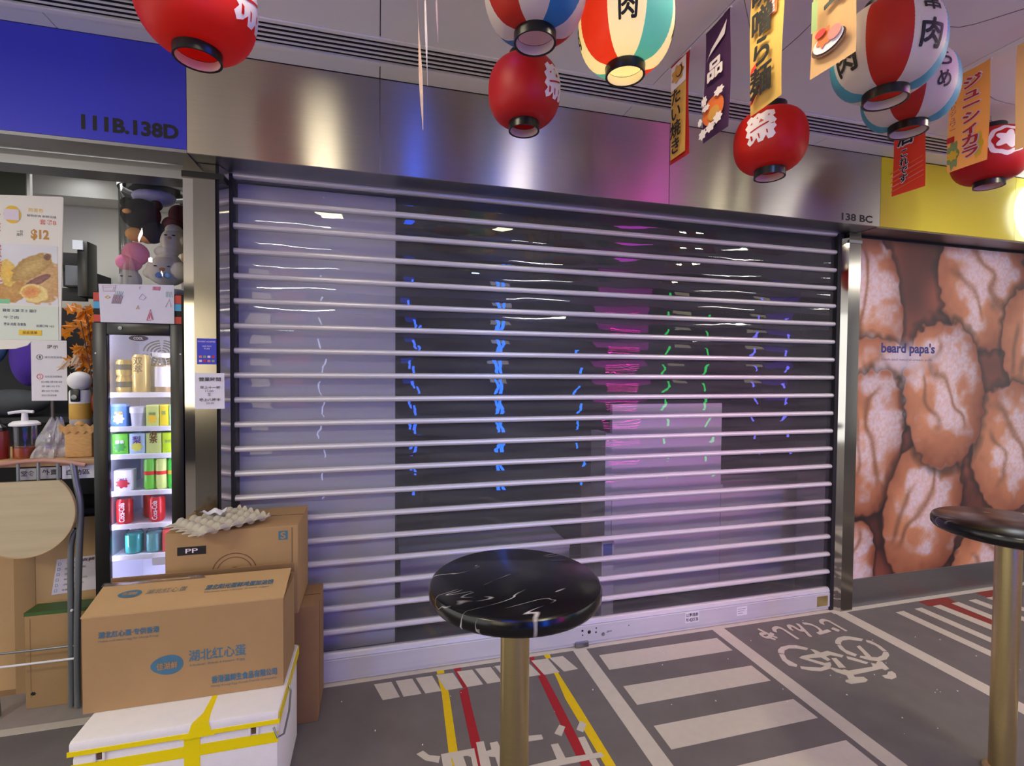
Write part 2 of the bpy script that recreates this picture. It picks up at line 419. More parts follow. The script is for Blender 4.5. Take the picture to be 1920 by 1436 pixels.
# ------------------------------------------------------------------ setting: floor and its painted markings
floor = boxo('floor', M['asphalt'], None, -5.2, 11.0, -6.6, 0.0, -0.08, 0.0, kind='structure')
ORG['floor'] = Vector((0, 0, 0))
FLOOR_PAINT = {
    'crossing_bar': [[[1.127,-0.117],[1.844,-0.125],[1.845,-0.252],[1.123,-0.246]],[[1.128,-0.383],[1.844,-0.395],[1.845,-0.522],[1.126,-0.517]],[[1.127,-0.655],[1.842,-0.662],[1.846,-0.79],[1.125,-0.789]]],
    'square': [[[-0.018,-0.074],[0.063,-0.074],[0.097,-0.196],[0.021,-0.199]],[[0.083,-0.072],[0.161,-0.074],[0.195,-0.198],[0.114,-0.198]],[[0.178,-0.074],[0.257,-0.075],[0.286,-0.2],[0.213,-0.2]],[[0.277,-0.073],[0.359,-0.077],[0.387,-0.201],[0.308,-0.201]],[[0.38,-0.072],[0.456,-0.075],[0.485,-0.201],[0.408,-0.202]],[[0.471,-0.072],[0.55,-0.076],[0.576,-0.201],[0.506,-0.201]],[[0.571,-0.074],[0.665,-0.077],[0.685,-0.202],[0.602,-0.201]],[[0.66,-0.076],[0.743,-0.076],[0.774,-0.199],[0.685,-0.199]],[[0.766,-0.075],[0.854,-0.078],[0.872,-0.202],[0.792,-0.203]],[[0.865,-0.075],[0.938,-0.076],[0.972,-0.199],[0.897,-0.203]]],
    'yellow': [[[0.282,-0.033],[0.32,-0.032],[0.318,-0.069],[0.284,-0.068]],[[0.844,-0.032],[0.879,-0.035],[0.874,-0.075],[0.847,-0.079]],[[0.281,-0.067],[0.316,-0.137],[0.319,-0.227],[0.3,-0.659],[0.265,-0.65],[0.286,-0.218]],[[0.85,-0.082],[0.865,-0.208],[0.871,-0.482],[0.874,-0.808],[0.835,-0.798],[0.828,-0.397],[0.841,-0.259]]],
    'red': [[[0.369,-0.034],[0.407,-0.035],[0.401,-0.068],[0.369,-0.067]],[[0.769,-0.034],[0.792,-0.038],[0.785,-0.073],[0.76,-0.073]],[[0.37,-0.07],[0.387,-0.07],[0.409,-0.2],[0.389,-0.204]],[[0.759,-0.077],[0.772,-0.079],[0.793,-0.202],[0.775,-0.201]],[[0.367,-0.224],[0.409,-0.202],[0.403,-0.343],[0.398,-0.684],[0.358,-0.674],[0.364,-0.403]],[[0.759,-0.208],[0.795,-0.199],[0.794,-0.433],[0.786,-0.785],[0.746,-0.775],[0.75,-0.503]]],
    'word_stroke': [[[0.146,-0.56],[0.172,-0.549],[0.193,-0.578],[0.234,-0.594],[0.224,-0.624],[0.176,-0.599]],[[0.238,-0.585],[0.369,-0.587],[0.365,-0.739],[0.345,-0.734],[0.349,-0.627],[0.337,-0.617],[0.32,-0.615],[0.33,-0.73],[0.286,-0.719],[0.277,-0.614],[0.272,-0.614],[0.274,-0.716],[0.239,-0.707]],[[0.382,-0.558],[0.413,-0.56],[0.412,-0.614],[0.434,-0.611],[0.435,-0.575],[0.467,-0.575],[0.475,-0.671],[0.487,-0.771],[0.44,-0.759],[0.44,-0.651],[0.416,-0.641],[0.412,-0.752],[0.373,-0.741]],[[0.593,-0.577],[0.651,-0.584],[0.65,-0.609],[0.584,-0.606]],[[0.742,-0.549],[0.762,-0.567],[0.728,-0.612],[0.705,-0.591]],[[0.838,-0.548],[0.855,-0.574],[0.823,-0.614],[0.802,-0.593]],[[0.67,-0.646],[0.7,-0.647],[0.702,-0.729],[0.667,-0.724]],[[0.79,-0.639],[0.819,-0.639],[0.815,-0.731],[0.785,-0.729]],[[0.548,-0.727],[0.665,-0.723],[0.847,-0.733],[0.851,-0.755],[0.78,-0.756],[0.628,-0.752],[0.541,-0.749]],[[0.786,-0.759],[0.814,-0.759],[0.814,-0.803],[0.814,-0.877],[0.787,-0.87]]],
    'parking_bar': [[[3.135,-0.146],[3.202,-0.145],[3.205,-0.693],[3.142,-0.713]],[[3.299,-0.14],[3.361,-0.14],[3.365,-0.602],[3.306,-0.636]],[[3.456,-0.142],[3.52,-0.14],[3.55,-0.495],[3.474,-0.539]],[[3.618,-0.142],[3.682,-0.142],[3.686,-0.456],[3.619,-0.493]],[[3.773,-0.142],[3.841,-0.14],[3.853,-0.456],[3.788,-0.491]],[[3.934,-0.142],[4.003,-0.142],[4.015,-0.443],[3.952,-0.476]]],
    'redfield': [[[3.433,-0.067],[3.688,-0.068],[3.668,-0.133],[3.682,-0.142],[3.618,-0.142],[3.52,-0.14],[3.456,-0.142],[3.422,-0.137]],[[3.519,-0.145],[3.613,-0.143],[3.619,-0.493],[3.554,-0.53]],[[3.953,-0.065],[4.196,-0.068],[4.093,-0.206],[4.003,-0.142],[3.948,-0.14]]],
    'bicycle': [[[2.448,-0.335],[2.474,-0.312],[2.512,-0.293],[2.561,-0.288],[2.591,-0.298],[2.642,-0.338],[2.611,-0.355],[2.56,-0.324],[2.515,-0.322],[2.483,-0.339],[2.468,-0.355],[2.451,-0.341]],[[2.443,-0.351],[2.462,-0.36],[2.445,-0.401],[2.464,-0.451],[2.437,-0.464],[2.417,-0.431],[2.423,-0.386]],[[2.647,-0.351],[2.666,-0.366],[2.666,-0.42],[2.651,-0.468],[2.629,-0.46],[2.645,-0.41],[2.631,-0.367]],[[2.627,-0.467],[2.647,-0.477],[2.623,-0.502],[2.574,-0.525],[2.517,-0.528],[2.481,-0.51],[2.453,-0.477],[2.47,-0.465],[2.51,-0.487],[2.545,-0.5],[2.584,-0.492]],[[2.07,-0.329],[2.088,-0.31],[2.125,-0.291],[2.182,-0.287],[2.221,-0.298],[2.261,-0.337],[2.238,-0.35],[2.196,-0.324],[2.156,-0.313],[2.119,-0.323],[2.092,-0.348],[2.068,-0.335]],[[2.061,-0.345],[2.086,-0.354],[2.065,-0.395],[2.077,-0.449],[2.059,-0.462],[2.031,-0.442],[2.034,-0.396]],[[2.081,-0.463],[2.114,-0.477],[2.174,-0.499],[2.224,-0.487],[2.247,-0.493],[2.209,-0.517],[2.15,-0.522],[2.107,-0.507],[2.069,-0.481]],[[2.264,-0.35],[2.28,-0.359],[2.291,-0.39],[2.338,-0.385],[2.386,-0.441],[2.36,-0.453],[2.321,-0.42],[2.285,-0.425],[2.283,-0.455],[2.259,-0.46],[2.253,-0.425],[2.178,-0.415],[2.228,-0.471],[2.263,-0.473],[2.244,-0.496],[2.206,-0.487],[2.138,-0.4],[2.167,-0.39],[2.254,-0.39]],[[2.298,-0.447],[2.325,-0.451],[2.298,-0.531],[2.263,-0.522]],[[2.392,-0.452],[2.415,-0.471],[2.452,-0.524],[2.43,-0.532],[2.378,-0.471]],[[2.532,-0.391],[2.559,-0.388],[2.523,-0.477],[2.504,-0.507],[2.48,-0.501],[2.509,-0.446]],[[2.214,-0.51],[2.23,-0.514],[2.259,-0.542],[2.277,-0.542],[2.287,-0.555],[2.44,-0.559],[2.462,-0.531],[2.478,-0.544],[2.512,-0.527],[2.529,-0.536],[2.504,-0.592],[2.473,-0.597],[2.469,-0.583],[2.279,-0.587],[2.27,-0.604],[2.313,-0.614],[2.31,-0.638],[2.285,-0.647],[2.204,-0.641],[2.191,-0.622],[2.204,-0.611],[2.223,-0.612],[2.243,-0.582],[2.217,-0.547]],[[2.411,-0.629],[2.444,-0.629],[2.472,-0.613],[2.496,-0.613],[2.493,-0.634],[2.47,-0.656],[2.431,-0.663],[2.408,-0.648]]],
}


def paint(name, m, poly, t):
    MB().prism(poly, (0, 0, -0.001), X, Vector((0, 1, 0)), (0, 0, t+0.001)).build(name, m, floor, smooth=False)


for p in FLOOR_PAINT['yellow']: paint('yellow_stripe', M['yellow_paint'], p, 0.0007)
for p in FLOOR_PAINT['red']: paint('red_stripe', M['red_paint'], p, 0.0010)
for p in FLOOR_PAINT['redfield']: paint('red_field', M['brick_red'], p, 0.0006)
for p in FLOOR_PAINT['crossing_bar']: paint('crossing_bar', M['white_paint'], p, 0.0014)
paint('crossing_bar', M['white_paint'], [(1.125, -0.925), (1.845, -0.925), (1.845, -1.06), (1.125, -1.06)], 0.0014)
for p in FLOOR_PAINT['square']: paint('square_mark', M['white_paint'], p, 0.0015)
for i, p in enumerate(FLOOR_PAINT['word_stroke']): paint('word_stroke', M['white_paint'], p, 0.0016+0.0001*i)
for p in FLOOR_PAINT['parking_bar']: paint('parking_bar', M['white_paint'], p, 0.0014)
for i, p in enumerate(FLOOR_PAINT['bicycle']): paint('bicycle_mark', M['white_paint'], p, 0.0012+0.0001*i)
for x0, x1 in ((1.010, 1.086), (1.877, 1.955), (2.75, 2.835), (-2.6, -2.52), (4.6, 4.68)):
    paint('lane_line', M['white_paint'], [(x0, -2.6), (x1, -2.6), (x1, -0.03), (x0, -0.03)], 0.0013)
paint('edge_line', M['white_paint'], [(-5, -0.045), (-0.64, -0.045), (-0.64, 0.0), (-5, 0.0)], 0.0018)
paint('edge_line', M['white_paint'], [(-0.64, -0.042), (2.74, -0.042), (2.74, -0.004), (-0.64, -0.004)], 0.0018)
paint('edge_line', M['white_paint'], [(2.74, -0.066), (7.0, -0.066), (7.0, -0.01), (2.74, -0.01)], 0.0018)
lettering(floor, 'じてんしゃ', (2.635, -0.098, 0.0022), NX, NY, 0.535, 0.155, M['white_paint'], bold=0.05, name='kana_mark')

cr_ = MB(); rc = random.Random(21)
for _ in range(70):
    x, y, r = rc.uniform(-0.25, 3.2), -rc.uniform(0.08, 1.0)**1.0, rc.uniform(0.0012, 0.0035)
    cr_.ellipsoid((x, y, r*0.8), (r, r*1.2, r*0.8), 6, 4)
cr_ = cr_.build('foam_crumbs', M['foam'], None); tag(cr_, 'tiny white foam crumbs scattered on the grey floor', 'crumbs'); cr_['kind'] = 'stuff'

shop_floor = boxo('floor', M['tile'], None, -5.2, -0.66, 0.0, 1.6, -0.08, 0.0, kind='structure')
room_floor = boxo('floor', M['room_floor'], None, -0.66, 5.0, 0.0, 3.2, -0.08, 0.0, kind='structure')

# ------------------------------------------------------------------ ceiling with separate panels
CZ = 2.775
M['seam'] = mat('ceiling_seam', (120, 116, 116), 0.8, var=0)
ceil = boxo('ceiling', M['seam'], None, -5.2, 11.0, -6.8, 1.6, CZ+0.012, CZ+0.08, kind='structure')
ORG[ceil.name] = Vector((0, 0, 0))
seams_x = [0.008+1.174*k for k in range(-4, 9)]
seams_y = [-0.2, -0.31]
rows = [(-0.298, -0.203), (-1.66, -0.482), (-2.85, -1.668), (-4.04, -2.858), (-5.23, -4.048), (-6.5, -5.238)]
for (y0, y1) in rows:
    for a, b in zip(seams_x[:-1], seams_x[1:]):
        boxo('ceiling_panel', M['ceiling'], ceil, a+0.002, b-0.002, y0, y1, CZ, CZ+0.015)
vent = thing('ceiling_air_vent', 'long linear slot air vent with pale blades in the ceiling above the steel fascia', 'air vent', (2.5, -0.39, CZ))
boxo('backing', M['dark'], vent, -4.6, 9.3, -0.478, -0.302, CZ+0.010, CZ+0.014)
boxo('frame', M['ceiling'], vent, -4.6, 9.3, -0.322, -0.300, CZ-0.006, CZ+0.006)
boxo('frame', M['ceiling'], vent, -4.6, 9.3, -0.480, -0.462, CZ-0.006, CZ+0.006)
for k in range(4):
    yc = -0.350-0.0285*k
    boxo('slat', M['ceiling'], vent, -4.6, 9.3, yc-0.0035, yc+0.0035, CZ-0.003, CZ+0.002)

# ------------------------------------------------------------------ steel fascia over the shutter (a deep box with a flat underside)
fascia = MB().box(-0.74, 2.858, -0.19, 0.35, 2.366, CZ+0.01).build('trim_1', M['steel_dull'], None, kind='structure')
ORG[fascia.name] = Vector((0, 0, 0))
for a, b in ((-0.74, 0.0065), (0.0095, 1.4485), (1.4515, 2.857)):
    boxo('panel', M['steel'], fascia, a, b, -0.2, -0.19, 2.364, 2.772, uv=True)
lettering(fascia, '138 BC', (2.573, -0.2006, 2.378), X, Z, 0.228, 0.042, M['ink'], bold=0.03, name='lettering', label='black shop number 138 BC')

# right pillar and its narrow mirrored return
p2 = MB().box(2.802, 2.895, -0.055, 0.3, 0, 2.364).build('trim_2', M['satin'], None, kind='structure'); ORG[p2.name] = Vector((0, 0, 0))
MB().prism([(2.802, -0.055), (2.802, 0.0), (2.768, 0.0), (2.768, -0.008)], (0, 0, 0), X, Vector((0, 1, 0)), (0, 0, 2.33)).build('mirror_strip', M['mirror'], p2, smooth=False)
boxo('collar', M['steel_dull'], p2, 2.796, 2.897, -0.06, -0.02, 2.30, 2.318)
# left pillar: front face, groove, mirrored strips
p3 = MB().box(-0.79, -0.655, -0.095, 0.3, 0, 2.364).build('trim_3', M['satin'], None, kind='structure'); ORG[p3.name] = Vector((0, 0, 0))
boxo('front_plate', M['satin'], p3, -0.750, -0.6675, -0.104, -0.095, 0, 2.30)
boxo('mirror_strip', M['mirror'], p3, -0.79, -0.752, -0.099, -0.095, 0, 2.30)
MB().prism([(-0.655, -0.095), (-0.633, -0.032), (-0.633, 0.0), (-0.655, 0.0)], (0, 0, 0), X, Vector((0, 1, 0)), (0, 0, 2.364)).build('mirror_strip', M['mirror'], p3, smooth=False)
boxo('groove', M['dark'], p3, -0.6675, -0.655, -0.0965, -0.095, 0, 2.364)
boxo('collar', M['black'], p3, -0.792, -0.634, -0.108, -0.02, 2.30, 2.325)  # black band imitates a dark reflection at the pillar top

# yellow fascia and blue fascia: gloss sign boards beside the steel one
ys = thing('fascia_board', 'glossy yellow shop fascia above the pastry poster', 'sign board', (2.86, -0.2, 2.365))
boxo('panel', M['yellow_sign'], ys, 2.860, 3.985, -0.2, -0.18, 2.366, 2.771)
boxo('panel', M['yellow_sign'], ys, 3.988, 6.2, -0.2, -0.18, 2.366, 2.771)
boxo('core', M['steel_dull'], ys, 2.860, 6.2, -0.18, 0.3, 2.362, 2.77)
bs = thing('fascia_board', 'glossy blue shop fascia numbered 111B.138D', 'sign board', (-0.742, -0.2, 2.37))
boxo('panel', M['blue_sign'], bs, -5.0, -0.742, -0.2, -0.185, 2.376, CZ-0.0005)
boxo('core', M['steel_dull'], bs, -5.0, -0.744, -0.185, -0.04, 2.366, 2.77)
boxo('lower_lip', M['steel_dull'], bs, -5.0, -0.742, -0.199, -0.06, 2.362, 2.375)
boxo('shutter_track', M['steel_dull'], bs, -5.0, -0.80, -0.055, 0.06, 2.305, 2.36)
lettering(bs, '111B.138D', (-1.096, -0.2008, 2.41), X, Z, 0.327, 0.058, M['ink'], bold=0.04, label='black shop number 111B.138D')

# ------------------------------------------------------------------ roller shutter with clear panels
sh = thing('roller_shutter', 'closed roller shutter of clear panels between aluminium bars under the steel fascia', 'shutter', (1.06, 0, 0))
ZT, PITCH = 2.360, 0.1115
bars = [ZT-PITCH*k for k in range(21)]
E0, E1 = -0.648, 2.772
prof = [(0.010, 0.0135), (-0.008, 0.0135), (-0.016, 0.008), (-0.018, 0.000), (-0.016, -0.007), (-0.009, -0.012), (0.010, -0.012)]
for z in bars:
    MB().prism(prof, (E0, 0, z), (0, 1, 0), Z, (E1-E0, 0, 0)).build('bar', M['alu'], sh, angle=20)
rs = np.random.RandomState(3)
for k in range(21):
    z1 = bars[k]-0.011; z0 = (bars[k+1]+0.012) if k < 20 else 0.126
    ph = rs.rand(6)*6.28; am = 0.00035+0.0003*rs.rand(); bow = 0.0016+0.0012*rs.rand()

    def fn(a, b, z0=z0, z1=z1, ph=ph, am=am, bow=bow):
        x = E0+(E1-E0)*a; t = 2*b-1
        y = 0.004-bow*(1-t*t)+am*(math.sin(5.1*x+ph[0])+0.6*math.sin(11.7*x+ph[1]+2*t))
        return (x, y, z0+(z1-z0)*b)
    MB().grid(fn, 60, 6).build('panel', M['panel_clear'], sh, angle=80)
rail = MB().prism([(0.012, 0.006), (-0.014, 0.006), (-0.014, 0.022), (-0.022, 0.026), (-0.022, 0.112), (-0.016, 0.116), (-0.022, 0.121), (-0.018, 0.132), (0.012, 0.132)],
                  (E0, 0, 0), (0, 1, 0), Z, (E1-E0, 0, 0)).build('bottom_rail', M['alu_rail'], sh, angle=20)
yr = -0.0226
MB().box(1.711, 1.800, yr, -0.02, 0.050, 0.112).build('sticker', M['paper'], rail, smooth=False)
lettering(rail, '以舊換新', (1.716, yr-0.0006, 0.084), X, Z, 0.08, 0.022, M['ink'], bold=0.02)
lettering(rail, '91420136', (1.716, yr-0.0006, 0.056), X, Z, 0.08, 0.022, M['ink'], bold=0.02)
MB().box(2.06, 2.133, yr, -0.02, 0.050, 0.102).build('sticker', M['paper'], rail, smooth=False)
for q in range(3): MB().box(2.068, 2.122-0.01*q, yr-0.0005, yr, 0.088-0.013*q, 0.0905-0.013*q).build('print_line', M['grey_ink'], rail, smooth=False)
boxo('plate', M['brass'], rail, 2.652, 2.735, yr-0.001, -0.02, 0.035, 0.098)
for (x, z, r) in ((1.072, 0.090, 0.006), (1.112, 0.078, 0.010), (1.153, 0.095, 0.004), (1.152, 0.072, 0.005), (1.073, 0.066, 0.004), (1.35, 0.085, 0.003)):
    MB().lathe([(r, 0), (r*0.8, 0.002), (0.0001, 0.003)], seg=14, M=Matrix.Translation((x, yr+0.0005, z)) @ Matrix.Rotation(PI/2, 4, 'X')).build('screw', M['black_matt'], rail)
lettering(rail, '®', (1.185, yr-0.0006, 0.046), X, Z, 0.020, 0.02, M['ink'], bold=0.01)
lettering(rail, '2019', (1.215, yr-0.0006, 0.062), X, Z, 0.03, 0.010, M['ink'])
lock = boxo('lock_box', M['steel_dull'], rail, 1.03, 1.105, -0.034, -0.014, 0.004, 0.034, bev=0.004)
for a, b, n in ((-0.650, -0.622, 0), (2.752, 2.797, 1)):
    MB().box(a, b, -0.024, 0.03, 0, 2.362).build('guide_rail', M['black_matt'], sh)
boxo('head_slot', M['dark'], sh, -0.60, 2.79, -0.012, 0.03, 2.352, 2.3655)

# ------------------------------------------------------------------ vacant unit behind the shutter
wl = boxo('wall_left', M['grey_board'], None, -0.63, 0.085, 0.10, 0.14, 0.10, 2.36, kind='structure')
ORG[wl.name] = Vector((0, 0, 0))
boxo('edge_strip', M['room_dark'], wl, 0.085, 0.093, 0.095, 0.145, 0.10, 2.36)
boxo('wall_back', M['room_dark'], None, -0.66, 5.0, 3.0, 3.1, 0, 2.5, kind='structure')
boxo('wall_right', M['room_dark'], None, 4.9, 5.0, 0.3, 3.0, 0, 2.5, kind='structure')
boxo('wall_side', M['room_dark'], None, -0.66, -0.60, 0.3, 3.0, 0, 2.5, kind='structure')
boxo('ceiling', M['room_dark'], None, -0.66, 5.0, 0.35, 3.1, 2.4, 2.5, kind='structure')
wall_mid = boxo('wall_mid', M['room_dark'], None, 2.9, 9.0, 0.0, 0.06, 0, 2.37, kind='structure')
ct = thing('counter_cabinet', 'long pale low counter behind the shutter', 'counter', (1.45, 0.42, 0))
for a, b in ((1.46, 2.278), (2.282, 3.6)):
    boxo('front_panel', M['cabinet'], ct, a, b, 0.42, 0.44, 0.04, 0.69)
boxo('worktop', M['cabinet'], ct, 1.45, 3.6, 0.41, 0.95, 0.69, 0.705)
boxo('carcass', M['cabinet'], ct, 1.47, 3.6, 0.44, 0.94, 0.04, 0.69)
boxo('plinth', M['room_dark'], ct, 1.47, 3.6, 0.46, 0.9, 0.0, 0.04)
bp = thing('standing_board', 'tall pale board standing on the counter behind the shutter', 'board', (1.9, 0.44, 0.705))
boxo('board', M['cabinet'], bp, 1.46, 2.285, 0.43, 0.46, 0.725, 1.285)
boxo('rail', M['cabinet'], bp, 1.45, 2.30, 0.425, 0.47, 0.705, 0.725)
es = boxo('end_panel', M['grey_board'], None, 1.400, 1.446, 0.40, 0.62, 0.0, 1.10); tag(es, 'narrow grey upright end panel beside the pale counter behind the shutter', 'panel')
lc = thing('reflection_block', 'low pale block added for the reflections low inside the closed unit', 'block', (0.75, 0.9, 0))  # pale block added in place of reflections of the floor outside
boxo('base', M['cabinet'], lc, 0.14, 1.30, 0.75, 1.15, 0.0, 0.26)
boxo('rim', M['grey_board'], lc, 0.14, 1.30, 0.74, 1.16, 0.26, 0.285)
bc = thing('carton_box', 'small pale carton with blue square label standing inside the shutter', 'box', (1.36, 0.3, 0))
boxo('body', M['cabinet'], bc, 1.315, 1.395, 0.26, 0.36, 0.0, 0.46); boxo('label_patch', mat('label_blue', (60, 96, 190), 0.5, var=0), bc, 1.325, 1.385, 0.2585, 0.26, 0.375, 0.445)

# ------------------------------------------------------------------ pastry poster on the wall at the right
po = thing('pastry_poster', 'large photo poster of powdered cream puffs on the wall under the yellow fascia', 'poster', (3.9, 0, 0.18))
boxo('board', M['steel_dull'], po, 2.897, 5.4, -0.022, -0.001, 0.18, 2.346)
px, pz = 2.5/300, 2.17/300
nW, nH = 420, 380
gx = np.linspace(2.897, 5.4, nW)[None, :]; gz = np.linspace(0.182, 2.345, nH)[:, None]
img = np.zeros((nH, nW, 3)); img[:] = (112, 56, 42)
img += (vnoise(nH, nW, 40, 1)[..., None]-0.5)*np.array([70, 44, 30])
n1, n2, n3 = vnoise(nH, nW, 8, 2), vnoise(nH, nW, 2.6, 5), np.random.RandomState(9).rand(nH, nW)
n4 = vnoise(nH, nW, 22, 8)
PUFFS = [(3.02, 1.95, .26, .46, .2, 0), (3.12, 1.42, .40, .30, -.2, 1), (4.02, 2.12, .42, .46, .3, 2), (4.55, 1.72, .34, .42, .1, 0), (4.95, 2.2, .35, .4, 0, 1), (3.05, 1.05, .27, .48, -.15, 2),
         (4.98, 1.25, .36, .42, .1, 0), (4.34, 0.98, .40, .46, .25, 1), (2.95, 0.30, .16, .26, 0, 0), (4.15, 0.17, .36, .26, .1, 1), (4.95, 0.4, .4, .44, .1, 2), (3.52, 0.58, .35, .47, -.12, 0), (3.68, 1.36, .36, .50, .12, 2)]
for (cx, cz, rx, rz, rot, kind) in PUFFS:
    c, s = math.cos(rot), math.sin(rot)
    u_ = ((gx-cx)*c+(gz-cz)*s)/rx; v_ = (-(gx-cx)*s+(gz-cz)*c)/rz
    rr = np.sqrt(np.abs(u_)**2.3+np.abs(v_)**2.3)+(n1-0.5)*0.14
    al = np.clip((1-rr)/0.05, 0, 1)[..., None]
    sh_ = np.clip(1.02-0.72*np.clip(rr, 0, 1)**2.2-0.20*u_+0.10*v_+(n4-0.5)*0.25, 0, 1.1)[..., None]
    body = np.array([112, 54, 36])*(1-sh_)+np.array([206, 138, 92])*sh_
    bend = 0.30*np.sin(2.2*v_+kind*1.7)+0.16*(kind-1)+(n4-0.5)*0.5
    crack = np.exp(-((u_-bend)/0.10)**2)*np.clip((0.72-np.abs(v_-0.12))/0.2, 0, 1)
    crack2 = np.exp(-((u_+0.45-bend*0.6)/0.07)**2)*np.clip((0.5-np.abs(v_+0.05))/0.2, 0, 1)
    body = body*(1-0.30*np.clip(crack+crack2, 0, 1)[..., None])
    ridge = np.exp(-((u_-bend-0.20)/0.16)**2)*np.clip((0.8-np.abs(v_-0.1))/0.2, 0, 1)
    pw = np.clip((0.78-np.hypot(u_-0.10, (v_-0.16)*0.95)+(n1-0.5)*0.45+(n4-0.5)*1.0+0.25*ridge)/0.42, 0, 1)
    pw = pw*(0.60+0.40*n2)*(1-0.75*np.clip(crack+0.8*crack2, 0, 1))+(n3-0.5)*0.24*np.clip(1.05-rr, 0, 1)
    pw = np.clip(pw, 0, 0.95)[..., None]
    body = body*(1-pw)+np.array([222, 208, 214])*pw*(0.70+0.30*sh_)
    shadow = np.clip((1.16-rr)/0.16, 0, 1)[..., None]*0.5
    img = img*(1-shadow*(1-al)); img = img*(1-al)+body*al
cloud = np.clip(1.25-np.hypot((gx-3.35)/0.30, (gz-1.60)/0.115)+(n1-0.5)*0.5, 0, 1)[..., None]*0.8
img = img*(1-cloud)+np.array([206, 196, 206])*cloud
painted('print', 2.503, 2.163, img, (2.897, -0.0226, 0.182), X, Z, po, rough=0.5)
lettering(po, "beard papa's", (3.117, -0.0236, 1.612), X, Z, 0.462, 0.085, mat('navy_print', (40, 42, 116), 0.5, var=0), bold=0.03, label='navy shop name lettering')
lettering(po, 'fresh and natural cream puffs', (3.12, -0.0234, 1.575), X, Z, 0.44, 0.022, mat('faint_navy_print', (120, 104, 128), 0.5, var=0))
bb = boxo('baseboard_right', M['steel_dull'], None, 2.895, 6.5, -0.03, 0.0, 0.0, 0.18, kind='structure')
sg = thing('round_light_sign', 'glowing white round light box on the yellow fascia', 'light sign', (4.10, -0.24, 2.555))
MB().lathe([(0.0001, -0.055), (0.175, -0.055), (0.19, -0.045), (0.19, 0.0)], seg=48, M=Matrix.Translation((4.165, -0.201, 2.555)) @ Matrix.Rotation(-PI/2, 4, 'X')).build('lens', mat('sign_lens', (255, 255, 255), 0.4, var=0, emit=4.0, ecol=(235, 244, 255)), sg)
boxo('bracket', M['steel_dull'], sg, 4.10, 4.21, -0.202, -0.1995, 2.50, 2.61)

# ------------------------------------------------------------------ paper lanterns hung from the ceiling
def wrap(parent, body, r_of, ang, zc, wid, hgt, m, bold=0.02, lift=0.0016, shape=None, name='lettering'):
    """Print a flat glyph or outline onto a lantern's surface: ang is the direction it faces, r_of(z) the radius there."""
    if shape is None:
        P, F, _ = glyphs(body, bold); vs = [(p[0]-0.5, p[1]-0.5, p[2]) for p in P]
    else:
        vs = [(p[0], p[1], 0) for p in shape]; F = [tuple(range(len(shape)))]
    bm = bmesh.new(); bv = [bm.verts.new((x*wid, y*hgt, 0.00012*k)) for x, y, k in vs]
    for f in F:
        try: bm.faces.new([bv[i] for i in f])
        except ValueError: pass
    bmesh.ops.triangulate(bm, faces=bm.faces[:])
    for _ in range(4):
        es_ = [e for e in bm.edges if e.calc_length() > 0.014]
        if not es_: break
        bmesh.ops.subdivide_edges(bm, edges=es_, cuts=1); bmesh.ops.triangulate(bm, faces=bm.faces[:])
    bm.verts.index_update(); R0 = r_of(zc); vs2 = []
    for v in bm.verts:
        z = zc+v.co.y; r = r_of(z)+lift+v.co.z; a = ang+v.co.x/R0
        vs2.append((r*math.cos(a), r*math.sin(a), z))
    q = MB().add(vs2, [[v.index for v in f.verts] for f in bm.faces]); bm.free()
    return q.build(name, m, parent, smooth=False)


def lantern(label, loc, R, Hh, kind, spin=0.0, marks=()):
    """R: greatest radius; Hh: body height; spin: which way the printed front faces, 0 = towards the photographer."""
    t = thing('paper_lantern', label, 'lantern', loc, 0.0, 'paper lanterns hanging from the ceiling', local=True)
    face = math.atan2(-2.49-loc[1], -loc[0])+spin
    neck = 0.042*R/0.14+0.012

    def r_of(z):
        a = min(1.0, abs(z)/(Hh/2)); return neck+(R-neck)*max(0.0, 1-a**2.35)**0.5

    nr = 22; prof = []
    for i in range(nr*2+1):
        z = -Hh/2+Hh*i/(nr*2); prof.append((r_of(z)+(0.0006 if i % 2 == 0 else -0.0003), z))
    if kind == 'red':
        sh_ = MB().lathe(prof, seg=48, caps=False); sh_.build('shade', M['red_paper'] if marks != 'dark' else M['red_dark'], t)
    else:
        c2 = {'cyan': M['l_cyan'], 'blue': M['l_blue']}[kind]
        # printed gores: white towards the front, then coloured, white, coloured ... 48 faces round, six per gore
        cols = [1, 2, 1, 0, 1, 2, 1, 0]

        def gore(u):
            a = ((u*2*PI-face)/(2*PI)) % 1.0
            return cols[int(((a*8)+0.5) % 8)]
        MB().lathe(prof, seg=96, caps=False, matf=gore).build('shade', [M['l_red'], M['l_white'], c2], t)
    for zz, nm in ((-Hh/2, 'bottom_ring'), (Hh/2, 'top_ring')):
        s = 1 if zz > 0 else -1; h2 = 0.026
        MB().lathe([(neck+0.004, zz-s*0.004), (neck+0.004, zz+s*h2), (neck-0.001, zz+s*h2), (neck-0.001, zz-s*0.004)], seg=32, caps=False).build(nm, M['black'], t)
    MB().lathe([(neck-0.002, -Hh/2-0.024), (R*0.80, 0), (neck-0.002, Hh/2+0.02)][:1]+[(neck-0.0015, -Hh/2+0.002)], seg=24, caps=False).build('inner_sleeve', M['l_in'], t)
    zt = Hh/2+0.026
    MB().tube([(-neck, 0, zt), (-neck*0.6, 0, zt+0.02), (0, 0, zt+0.028), (neck*0.6, 0, zt+0.02), (neck, 0, zt)], 0.0012, 6).build('wire_hook', M['wire'], t)
    if loc[2]+zt+0.03 < CZ:
        MB().tube([(0, 0, zt+0.027), (0.004, 0.002, (zt+CZ-loc[2])/2), (0, 0, CZ-loc[2])], 0.0010, 6).build('hanging_cord', M['wire'], t)
    return t, r_of, face


